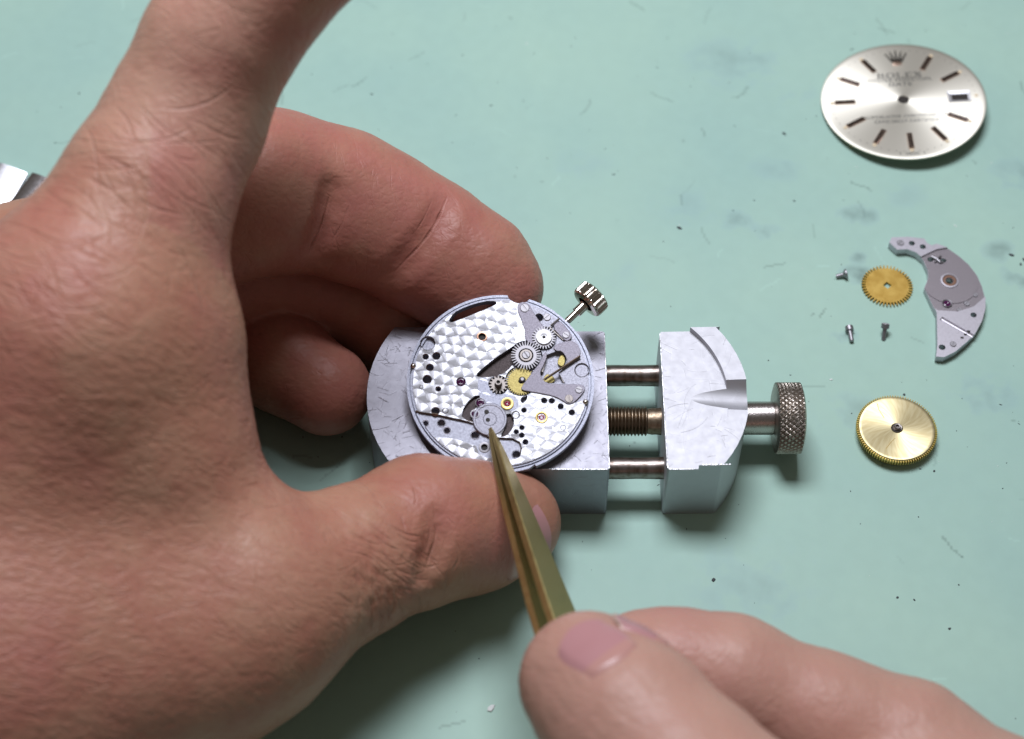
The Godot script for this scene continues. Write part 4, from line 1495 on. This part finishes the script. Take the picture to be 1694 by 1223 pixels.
# ---------------------------------------------------------------- the dial
func lettering(text: String, height: float, at: Vector3, parent: Node, spread := 1.0, serif := true, turn := 0.0) -> void:
	var f := SystemFont.new()
	f.font_names = PackedStringArray(["Droid Serif" if serif else "Droid Sans"])
	var m := TextMesh.new()
	m.text = text
	m.font = f
	m.font_size = 64
	m.pixel_size = 0.001
	m.depth = 0.0004
	m.curve_step = 4.0
	var o := mesh("printed_line", m, mat.ink, parent, at)
	o.rotation = Vector3(-PI / 2, turn, 0)
	o.scale = Vector3(spread, 1, 1) * height / 46.0


func build_dial() -> void:
	var t := thing("watch_dial", "silver sunburst watch dial with baton hour markers, date window and crown emblem lying flat", "watch dial", Vector3(70.9, 2.1, -58.4))
	t.rotation = Vector3(deg_to_rad(-2.4), deg_to_rad(-0.5), deg_to_rad(4.6))
	var s := Shape.new()
	s.crease = 60.0
	var prof := PackedVector2Array([Vector2(14.72, -0.10), Vector2(14.55, -0.03), Vector2(14.1, 0.0)])
	for k in 12:
		prof.push_back(Vector2(lerpf(13.4, 1.02, k / 11.0), 0.0))
	s.lathe(prof, 120, true)
	var plate := obj("dial_plate", s, mat.dial, t)
	var e := Shape.new()
	e.crease = 30.0
	e.lathe(PackedVector2Array([Vector2(0.98, -0.42), Vector2(14.7, -0.42), Vector2(14.76, -0.36), Vector2(14.76, -0.14), Vector2(14.72, -0.10)]), 120)
	e.lathe(PackedVector2Array([Vector2(1.06, 0.002), Vector2(1.03, 0.02), Vector2(1.0, 0.0), Vector2(0.98, -0.42)]), 32)
	obj("dial_edge", e, mat.dial_edge, t)
	for a in [3.9, 0.6]:
		var f := disc_shape(0.35, -1.6, -0.4, 0.05, 14)
		obj("dial_foot", f, mat.gold, t, Vector3(cos(a) * 13.9, 0, -sin(a) * 13.9))
	for h in range(1, 12):
		if h == 3:
			continue
		var a: float = TAU * h / 12.0
		var m := Shape.new()
		m.crease = 15.0
		# a baton with two ridges and a groove, long side along the radius
		for x in [-0.24, 0.24]:
			m.box(Vector3(x, 0.14, -10.45), Vector3(0.42, 0.28, 3.6), 0.09)
		var b := obj("hour_marker", m, mat.marker, t)
		b.rotation.y = -a
		var g := Shape.new()
		g.box(Vector3(0, 0.10, -10.45), Vector3(1.02, 0.16, 3.78), 0.05)
		obj("marker_base", g, mat.marker_gold, b)
		obj("lume_dot", disc_shape(0.36, 0.0, 0.13, 0.08, 14), mat.lume, b, Vector3(0, 0, -12.75))
	obj("lume_dot", disc_shape(0.34, 0.0, 0.13, 0.08, 14), mat.lume, t, Vector3(13.05, 0, -0.1))
	var dots := Shape.new()
	for k in 60:
		if k % 5 == 0:
			continue
		var a := TAU * k / 60.0
		var d := disc_shape(0.085, 0.0, 0.03, 0.01, 6)
		dots.add(d, Transform3D(Basis.IDENTITY, Vector3(sin(a) * 13.0, 0.004, -cos(a) * 13.0)))
	var dm := obj("minute_dots", dots, mat.ink, t)
	dm.set_meta("kind", "stuff")
	# date window: bevelled bright frame round a dark opening
	var w := Shape.new()
	w.crease = 15.0
	var outer := [Vector2(7.95, -1.35), Vector2(12.0, -1.35), Vector2(12.0, 1.35), Vector2(7.95, 1.35)]
	var inner := [Vector2(8.6, -0.75), Vector2(11.55, -0.75), Vector2(11.55, 0.85), Vector2(8.6, 0.85)]
	for k in 4:
		var l := (k + 1) % 4
		var a: Vector2 = outer[k]
		var b: Vector2 = outer[l]
		var c: Vector2 = inner[l]
		var d: Vector2 = inner[k]
		w.quad(Vector3(a.x, 0.16, a.y), Vector3(b.x, 0.16, b.y), Vector3(c.x, 0.02, c.y), Vector3(d.x, 0.02, d.y))
		w.quad(Vector3(a.x, 0.0, a.y), Vector3(b.x, 0.0, b.y), Vector3(b.x, 0.16, b.y), Vector3(a.x, 0.16, a.y))
	var wf := obj("date_window_frame", w, mat.window, t)
	var op := Shape.new()
	op.prism(PackedVector2Array(inner), 0.004, 0.012, 0.002)
	obj("date_opening", op, mat.hole, wf)
	var hole := disc_shape(0.99, -0.40, -0.10, 0.01, 28)
	obj("centre_hole", hole, mat.hole, t)
	# five-pointed crown emblem
	var cr := Shape.new()
	cr.crease = 40.0
	var foot := Vector2(0, -9.35)
	for k in 5:
		var a := (k - 2) * 0.30
		var top := foot + Vector2(sin(a) * 3.3, -cos(a) * (3.1 if k != 2 else 3.35))
		var base_l := foot + Vector2((k - 2) * 0.38 - 0.26, -0.45)
		var base_r := foot + Vector2((k - 2) * 0.38 + 0.26, -0.45)
		var dir := (top - foot).normalized()
		var nn := Vector2(-dir.y, dir.x) * 0.11
		cr.prism(PackedVector2Array([base_l, top - nn * 0.9, top + nn * 0.9, base_r]) , 0.0, 0.16, 0.03)
		cr.add(disc_shape(0.17, 0.0, 0.2, 0.08, 12), Transform3D(Basis.IDENTITY, Vector3(top.x, 0, top.y)))
	var em := obj("crown_emblem", cr, mat.emblem, t)
	var band := Shape.new()
	band.crease = 50.0
	var outer_r := PackedVector2Array()
	for k in 28:
		outer_r.push_back(foot + Vector2(cos(TAU * k / 28) * 0.92, sin(TAU * k / 28) * 0.42))
	band.prism(outer_r, 0.0, 0.2, 0.12)
	obj("emblem_band", band, mat.marker_gold, em)
	lettering("ROLEX", 1.25, Vector3(0, 0.012, -6.35), t, 1.45)
	lettering("OYSTER PERPETUAL", 0.80, Vector3(0, 0.012, -5.15), t, 1.2, false)
	lettering("DATE", 0.92, Vector3(0, 0.012, -4.0), t, 1.5, false)
	lettering("SUPERLATIVE CHRONOMETER", 0.76, Vector3(0, 0.012, 4.2), t, 1.05, false)
	lettering("OFFICIALLY CERTIFIED", 0.76, Vector3(0, 0.012, 5.4), t, 1.1, false)
	lettering("T   SWISS   T", 0.62, Vector3(0, 0.012, 13.55), t, 1.0, false)


# ---------------------------------------------------------------- loose parts on the mat
func build_loose_parts() -> void:
	# crescent-shaped train bridge
	var t := thing("train_bridge", "crescent shaped grey steel bridge plate with jewel and drilled holes", "bridge plate", Vector3(70.5, 0, -14))
	var outline := PackedVector2Array()
	var raw := [-5.95, -11.57, -5.40, -12.66, -2.52, -12.80, 0.18, -12.39, 0.47, -11.44, 1.25, -10.90, 2.15, -11.30, 4.13, -10.35, 5.60, -8.87, 7.02, -6.99, 8.13, -4.60, 8.61, -2.22, 8.74, 0.39, 8.43, 2.46, 7.54, 5.03, 5.90, 7.83, 4.22, 9.59, 2.13, 11.47, 0.16, 12.59, -1.13, 12.46, -0.61, 10.09, 0.17, 3.49, -0.62, 0.13, -1.14, -1.96, -0.18, -4.07, -0.07, -5.66, -0.60, -8.06, -1.68, -9.41, -3.07, -10.08, -4.78, -9.95]
	for i in range(0, raw.size(), 2):
		outline.push_back(Vector2(raw[i], raw[i + 1]))
	var inner := PackedVector2Array([Vector2(-0.9, -8.47), Vector2(1.98, -10.08), Vector2(4.6, -10.6), Vector2(9.5, -6), Vector2(9.6, -0.13), Vector2(8.61, 0.2), Vector2(6.52, 2.20), Vector2(3.69, 3.24), Vector2(0.44, 2.98), Vector2(-2.6, 0.13), Vector2(-2.6, -5)])
	var base := CSGCombiner3D.new()
	plus(base, csg_poly(outline, 0.2, 1.55))
	minus(base, csg_poly(inner, 1.22, 3.0))
	var hs := [-2.11, -11.36, 0.52, -0.33, -10.62, 0.52, 0.66, -8.06, 0.5, 2.83, -7.79, 0.5, 6.22, 3.96, 0.52, 0.09, 10.59, 0.55, 3.25, -3.35, 0.62]
	for i in range(0, hs.size(), 3):
		minus(base, csg_round(hs[i + 2], 0.0, 3.0, Vector2(hs[i], hs[i + 1]), 22))
	var groove := csg_round(0.42, -3.4, 3.4, Vector2.ZERO, 20)
	groove.position = Vector3(3.4, 1.62, 6.75)
	groove.rotation = Vector3(PI / 2, -PI / 2 + 0.62 + PI, 0)
	groove.rotation = Vector3(0, -0.66, PI / 2)
	minus(base, groove)
	var plate := cut("plate", base, mat.bridge, t)
	var low := Geometry2D.intersect_polygons(Geometry2D.offset_polygon(inner, -0.05)[0], Geometry2D.offset_polygon(outline, -0.04)[0])
	var fl := CSGCombiner3D.new()
	plus(fl, csg_poly(low[0], 1.21, 1.25))
	for i in range(0, hs.size(), 3):
		minus(fl, csg_round(hs[i + 2], 0.0, 3.0, Vector2(hs[i], hs[i + 1]), 22))
	cut("milled_recess", fl, mat.bridge_dark, t)
	var disc := Geometry2D.intersect_polygons(ring_of(Vector2(3.25, -3.35), 4.75, 48), Geometry2D.offset_polygon(outline, -0.06)[0])
	var dc := CSGCombiner3D.new()
	plus(dc, csg_poly(disc[0], 1.252, 1.36))
	for i in range(0, hs.size(), 3):
		minus(dc, csg_round(hs[i + 2], 0.0, 3.0, Vector2(hs[i], hs[i + 1]), 22))
	cut("round_boss", dc, mat.bridge_dark, t)
	var ring := Shape.new()
	ring.crease = 35.0
	ring.lathe(PackedVector2Array([Vector2(1.55, 0), Vector2(1.5, 0.16), Vector2(1.22, 0.18), Vector2(1.15, 0.06)]), 36)
	obj("bushing_ring", ring, mat.bridge, t, Vector3(3.25, 1.36, -3.35))
	var bush := Shape.new()
	bush.crease = 35.0
	bush.lathe(PackedVector2Array([Vector2(1.15, 0.0), Vector2(1.1, 0.10), Vector2(0.7, 0.10), Vector2(0.6, -0.3)]), 36)
	obj("bushing", bush, mat.copper, t, Vector3(3.25, 1.36, -3.35))
	jewel(t, 2.20, -1.43, 0.85, 0.58, 1.35, true)
	for q in [[-4.07, -11.44, 0.62], [7.20, -0.39, 0.42], [5.50, 1.43, 0.5], [4.08, 2.72, 0.42], [1.98, 9.97, 0.55]]:
		screw_head(t, q[0], -q[1], 1.55 if absf(q[1]) > 8 else 1.25, q[2], q[0])
	var sp := Shape.new()
	sp.tube(PackedVector3Array([Vector3(0.9, 1.5, -8.5), Vector3(1.7, 1.6, -7.9), Vector3(2.1, 1.6, -7.2), Vector3(2.7, 1.5, -7.3)]), 0.22, 8)
	sp.tube(PackedVector3Array([Vector3(1.3, 1.5, -7.2), Vector3(2.0, 1.7, -8.1), Vector3(2.5, 1.5, -8.6)]), 0.16, 8)
	obj("click_spring", sp, mat.steel, t)
	var num := Shape.new()
	for q in [[4.7, 9.0], [5.35, 8.35], [6.0, 7.7]]:
		var b := Shape.new()
		b.box(Vector3(q[0] - 1.05, 1.557, q[1] - 0.35), Vector3(0.5, 0.014, 0.42), 0.004)
		num.add(b, Transform3D.IDENTITY)
	obj("stamped_number", num, mat.hole, t)

	# brass ratchet gear with a square hole
	var g := thing("brass_gear", "flat tarnished brass gear wheel with a square centre hole", "gear", Vector3(63.4, 0, -17.1))
	var gs := toothed(4.30, 3.62, 44, 0.12, 0.50, 0.52, true)
	var gear := obj("toothed_wheel", gs, mat.brass_old, g)
	gear.rotation = Vector3(0.0, 0.2, 0.01)

	# mainspring barrel
	var b := thing("spring_barrel", "shiny round brass mainspring barrel with toothed edge and steel arbor", "barrel", Vector3(61.1, 0, 12.9))
	var drum := Shape.new()
	drum.crease = 25.0
	drum.lathe(PackedVector2Array([Vector2(0, 0.0), Vector2(5.4, 0.02), Vector2(5.75, 0.25), Vector2(5.95, 0.9), Vector2(5.95, 1.35)]), 96)
	obj("drum", drum, mat.barrel_rim, b)
	obj("toothed_rim", toothed(6.40, 6.02, 96, 1.30, 2.05, 4.0), mat.barrel_rim, b)
	var top := Shape.new()
	top.crease = 70.0
	var prof := PackedVector2Array([Vector2(6.05, 2.05), Vector2(6.02, 2.16), Vector2(5.9, 2.22)])
	for k in 10:
		prof.push_back(Vector2(lerpf(5.5, 0.95, k / 9.0), 2.22 - 0.02 * (k / 9.0)))
	prof.push_back(Vector2(0.9, 1.9))
	top.lathe(prof, 96, true, 0.012)
	obj("lid", top, mat.barrel_top, b)
	var ar := Shape.new()
	ar.crease = 30.0
	ar.lathe(PackedVector2Array([Vector2(0.88, 1.8), Vector2(0.86, 2.3), Vector2(0.78, 2.36), Vector2(0.58, 2.3), Vector2(0.55, 2.75), Vector2(0.48, 2.82), Vector2(0.30, 2.8), Vector2(0.26, 2.4), Vector2(0, 2.4)]), 28)
	obj("arbor", ar, mat.steel_dark, b)
	var scr := Shape.new()
	scr.tube(PackedVector3Array([Vector3(-2.6, 2.225, -4.7), Vector3(-2.5, 2.225, -3.6), Vector3(-2.1, 2.225, -2.6), Vector3(-1.8, 2.225, -2.0)]), 0.05, 6, 0.2)
	scr.tube(PackedVector3Array([Vector3(-2.2, 2.225, 3.9), Vector3(-1.2, 2.225, 2.6), Vector3(-0.5, 2.225, 1.9)]), 0.035, 6, 0.2)
	obj("lid_scratch", scr, mat.brass_old, b)

	# three tiny screws
	var labels := ["tiny countersunk steel screw lying on its side, left of the brass gear", "tiny steel screw with a long shank, standing head to the rear, nearest the vise knob", "tiny steel screw with slotted head turned up, below the brass gear"]
	for k in 3:
		var o := thing("screw", labels[k], "screw", [Vector3(55.9, 0.62, -19.2), Vector3(56.0, 0.70, -7.3), Vector3(61.7, 0.72, -7.3)][k], "tiny steel screws beside the bridge plate")
		var sh := Shape.new()
		sh.crease = 35.0
		if k == 0:
			sh.lathe(PackedVector2Array([Vector2(0, -1.0), Vector2(0.34, -0.95), Vector2(0.36, 0.2), Vector2(0.45, 0.35), Vector2(0.85, 0.62), Vector2(0.85, 0.72)]), 22)
		else:
			sh.lathe(PackedVector2Array([Vector2(0, -2.0), Vector2(0.30, -1.95), Vector2(0.38, -1.8), Vector2(0.36, -1.6), Vector2(0.38, -1.4), Vector2(0.36, -1.2), Vector2(0.38, -1.0), Vector2(0.36, -0.2), Vector2(0.38, 0.1), Vector2(0.66, 0.1), Vector2(0.68, 0.2), Vector2(0.68, 0.7)]), 22)
		var shank := obj("shank", sh, mat.steel, o)
		obj("slotted_head", slotted_head(0.84 if k == 0 else 0.67, 0.22, 0.5), mat.steel, shank, Vector3(0, 0.70, 0))
		if k == 0:
			o.rotation = Vector3(0.25, 0.2, -1.35)
		elif k == 1:
			o.rotation = Vector3(-1.45, 0.08, 0.0)
		else:
			o.rotation = Vector3(-0.75, 0.0, -0.1)
			o.position.y = 1.35 * MM

	# steel bracelet, its end showing behind the knuckles
	var br := thing("bracelet", "polished steel watch bracelet links lying on the mat behind the knuckles", "bracelet", Vector3(-84.5, 0, -37.5))
	br.rotation.y = -0.40
	for k in 5:
		var ln := Shape.new()
		ln.crease = 40.0
		var sec := PackedVector2Array()
		for q in 9:
			var a := PI * q / 8.0
			sec.push_back(Vector2(-cos(a) * 2.7, 1.6 + sin(a) * (0.55 if k != 2 else 0.25)))
		sec.append_array(PackedVector2Array([Vector2(2.7, 0.3), Vector2(-2.7, 0.3)]))
		for q in sec.size():
			var r2 := (q + 1) % sec.size()
			ln.quad(Vector3(sec[q].x, sec[q].y, -3.2), Vector3(sec[q].x, sec[q].y, 13.0), Vector3(sec[r2].x, sec[r2].y, 13.0), Vector3(sec[r2].x, sec[r2].y, -3.2))
		for q in range(1, sec.size() - 1):
			ln.tri(Vector3(sec[0].x, sec[0].y, -3.2), Vector3(sec[q + 1].x, sec[q + 1].y, -3.2), Vector3(sec[q].x, sec[q].y, -3.2))
		var lk := obj("link", ln, mat.link_bright if k == 2 else mat.link, br, Vector3((k - 3) * 5.9 + 1.2, 0, 0))
		lk.rotation = Vector3(0.22 if k == 2 else 0.0, 0, [0.0, 0.05, -0.12, -0.14, -0.25][k])


func build_specks() -> void:
	# crumbs of dirt and metal swarf on the mat
	for pale in [false, true]:
		var s := Shape.new()
		s.crease = 10.0
		var spots := []
		if not pale:
			spots = [[63.6, 5.0, 0.22], [63.9, 6.6, 0.2], [64.0, 7.6, 0.22], [66.5, 19.6, 0.2], [30.5, 39.0, 0.35], [22.0, 46.0, 0.2], [58.0, 42.0, 0.2], [60.5, 42.4, 0.16], [85.5, -24.0, 0.3], [86.8, -22.0, 0.25], [87.5, -23.0, 0.3], [49.0, -52.0, 0.3], [29.0, -30.0, 0.3]]
		for k in 300 if not pale else 40:
			spots.push_back([rng.randf_range(-88, 96), rng.randf_range(-80, 64), rng.randf_range(0.04, 0.12) * (1.0 + 0.8 * float(k % 9 == 0))])
		if pale:
			spots.push_back([-3.0, 60.0, 0.5])
			spots.push_back([52.0, 2.0, 0.2])
		for q in spots:
			var n := 6
			var p := PackedVector2Array()
			var st := rng.randf_range(1.0, 2.0) if rng.randf() < 0.85 or q[2] > 0.15 else 4.0
			var turn := rng.randf() * TAU
			for k in n:
				var r: float = q[2] * rng.randf_range(0.6, 1.1)
				p.push_back(Vector2(q[0], q[1]) + Vector2(cos(TAU * k / n) * r * st, sin(TAU * k / n) * r).rotated(turn))
			s.prism(p, 0.004, 0.03 + q[2] * 0.4, q[2] * 0.2)
		var o := obj("dust_specks", s, mat.speck_pale if pale else mat.speck, self)
		o.name = numbered("dust_specks")
		tag(o, "scattered pale crumbs and swarf on the green mat" if pale else "scattered dark specks of dirt on the green mat", "dust")
		o.set_meta("kind", "stuff")


func build_mat() -> void:
	# stains with shapes of their own: where (mm), how large, how dark
	var size := 1024
	var span := 360.0
	var f := FastNoiseLite.new()
	f.frequency = 0.006
	f.fractal_octaves = 5
	f.seed = 3
	var base := f.get_seamless_image(size, size)
	var f2 := FastNoiseLite.new()
	f2.frequency = 0.09
	f2.fractal_octaves = 4
	f2.seed = 8
	var grain := f2.get_seamless_image(size, size)
	var im := Image.create(size, size, false, Image.FORMAT_RGB8)
	for y in size:
		for x in size:
			var a := base.get_pixel(x, y).r
			var g := grain.get_pixel(x, y).r
			var k := 0.95 + 0.05 * (a - 0.5) + 0.02 * (g - 0.5)
			im.set_pixel(x, y, Color(k + 0.02 * (a - 0.5), k, k - 0.03 * (a - 0.5)))
	var stains := [[39, -32, 3, 0.16], [44, -29, 2.5, 0.18], [47, -44, 4, 0.08], [51, -62, 4, 0.07], [58.5, -20, 2.6, 0.4], [59.5, -24, 2.0, 0.3], [88, -20, 4, 0.4], [84, -25, 3, 0.25], [55, -7, 2, 0.3], [74, -20, 2.5, 0.25], [60, -33, 3, 0.25], [41, -70, 8, 0.10], [30, -35, 5, 0.06], [20, -20, 4, 0.05], [53, 8, 5, 0.12], [36, 40, 9, 0.08], [-30, 38, 8, 0.22], [68, -38, 4, 0.06], [76, 5, 5, 0.15], [-60, -68, 9, 0.08], [90, -42, 5, 0.15], [12, -44, 5, 0.04]]
	for s in stains:
		var c := Vector2(s[0], s[1]) / span * size + Vector2.ONE * size * 0.5
		var r: float = s[2] / span * size
		for y in range(int(c.y - r), int(c.y + r)):
			for x in range(int(c.x - r * 1.4), int(c.x + r * 1.4)):
				var d := Vector2((x - c.x) / 1.4, y - c.y).length() / r
				if d < 1.0 and x >= 0 and y >= 0 and x < size and y < size:
					var blot := clampf(grain.get_pixel(x, y).r * 0.9 + base.get_pixel((x * 5) % size, (y * 5) % size).r * 1.2 - 0.65 - d * 0.4, 0.0, 1.0)
					var k: float = 1.0 - 0.7 * s[3] * blot * (1.0 - d * d) * 1.5
					var old: Color = im.get_pixel(x, y)
					im.set_pixel(x, y, Color(old.r * k, old.g * k, old.b * minf(1.0, k + 0.02)))
	# thin scuffs and knife marks
	for i in 150:
		var p := Vector2(rng.randf_range(0.22, 0.8) * size, rng.randf_range(0.25, 0.72) * size)
		var d := Vector2.RIGHT.rotated(rng.randf() * TAU)
		var dark := rng.randf_range(0.86, 0.97) if rng.randf() < 0.7 else rng.randf_range(1.02, 1.06)
		for s in rng.randi_range(2, 14):
			p += d
			d = d.rotated(rng.randf_range(-0.15, 0.15))
			var old: Color = im.get_pixel(int(p.x), int(p.y))
			im.set_pixel(int(p.x), int(p.y), Color(minf(old.r * dark, 1.0), minf(old.g * dark, 1.0), minf(old.b * dark, 1.0)))
	var m := StandardMaterial3D.new()
	m.albedo_color = Color(0.686, 0.822, 0.768)
	m.albedo_texture = ImageTexture.create_from_image(im)
	m.roughness = 0.5
	m.metallic_specular = 0.35
	m.heightmap_enabled = true
	m.heightmap_texture = noise_map(0.12, FastNoiseLite.TYPE_SIMPLEX_SMOOTH, 512, 3, 40)
	m.heightmap_scale = 0.002
	var s := Shape.new()
	var h := span
	var c := [Vector3(-h, 0, -h), Vector3(h, 0, -h), Vector3(h, 0, h), Vector3(-h, 0, h)]
	var u := [Vector2(-0.5, -0.5), Vector2(1.5, -0.5), Vector2(1.5, 1.5), Vector2(-0.5, 1.5)]
	s.tri_uv(c[0], c[1], c[2], u[0], u[1], u[2])
	s.tri_uv(c[0], c[2], c[3], u[0], u[2], u[3])
	var o := obj("bench_surface", s, m, self)
	o.set_meta("kind", "structure")
	tag(o, "smooth pale green workbench mat with smudges and specks", "workbench mat")


const CELL := 0.62


func _ready() -> void:
	rng.seed = 77
	# camera: a steep close view down on to the bench
	var cam := Camera3D.new()
	cam.name = "camera"
	add_child(cam)
	var optics := CameraAttributesPhysical.new()
	optics.frustum_focal_length = 50.0
	optics.frustum_focus_distance = 0.284
	optics.exposure_aperture = 13.5
	cam.attributes = optics
	cam.fov = 22.82
	cam.near = 0.02
	cam.far = 5.0
	cam.position = Vector3(0, 0.245, 0.1728)
	cam.rotation.x = deg_to_rad(-54.8)
	cam.current = true
	# the room is dim; a bench lamp hangs over and a little behind the work
	var env := Environment.new()
	env.background_mode = Environment.BG_COLOR
	env.background_color = lin(0.62, 0.56, 0.50)
	env.background_energy_multiplier = 0.17
	env.tonemap_mode = Environment.TONE_MAPPER_LINEAR
	env.tonemap_exposure = 1.06
	env.sdfgi_enabled = true
	env.ssao_enabled = true
	env.ssil_enabled = true
	var we := WorldEnvironment.new()
	we.name = "room"
	we.environment = env
	add_child(we)
	var lamp := AreaLight3D.new()
	lamp.name = "bench_lamp"
	lamp.area_size = Vector2(0.20, 0.13)
	lamp.light_color = Color(0.95, 0.96, 1.0)
	lamp.light_energy = 0.19
	lamp.shadow_enabled = true
	add_child(lamp)
	lamp.look_at_from_position(Vector3(-0.015, 0.42, -0.125), Vector3(0.01, 0.0, 0.0), Vector3(0, 0, 1))
	var t0 := Time.get_ticks_msec()
	make_materials()
	build_mat()
	build_holder()
	build_movement()
	print("movement ", Time.get_ticks_msec() - t0)
	build_hands()
	print("hands ", Time.get_ticks_msec() - t0)
	build_tweezers()
	build_dial()
	build_loose_parts()
	build_specks()
	print("all ", Time.get_ticks_msec() - t0, " fov ", cam.fov)
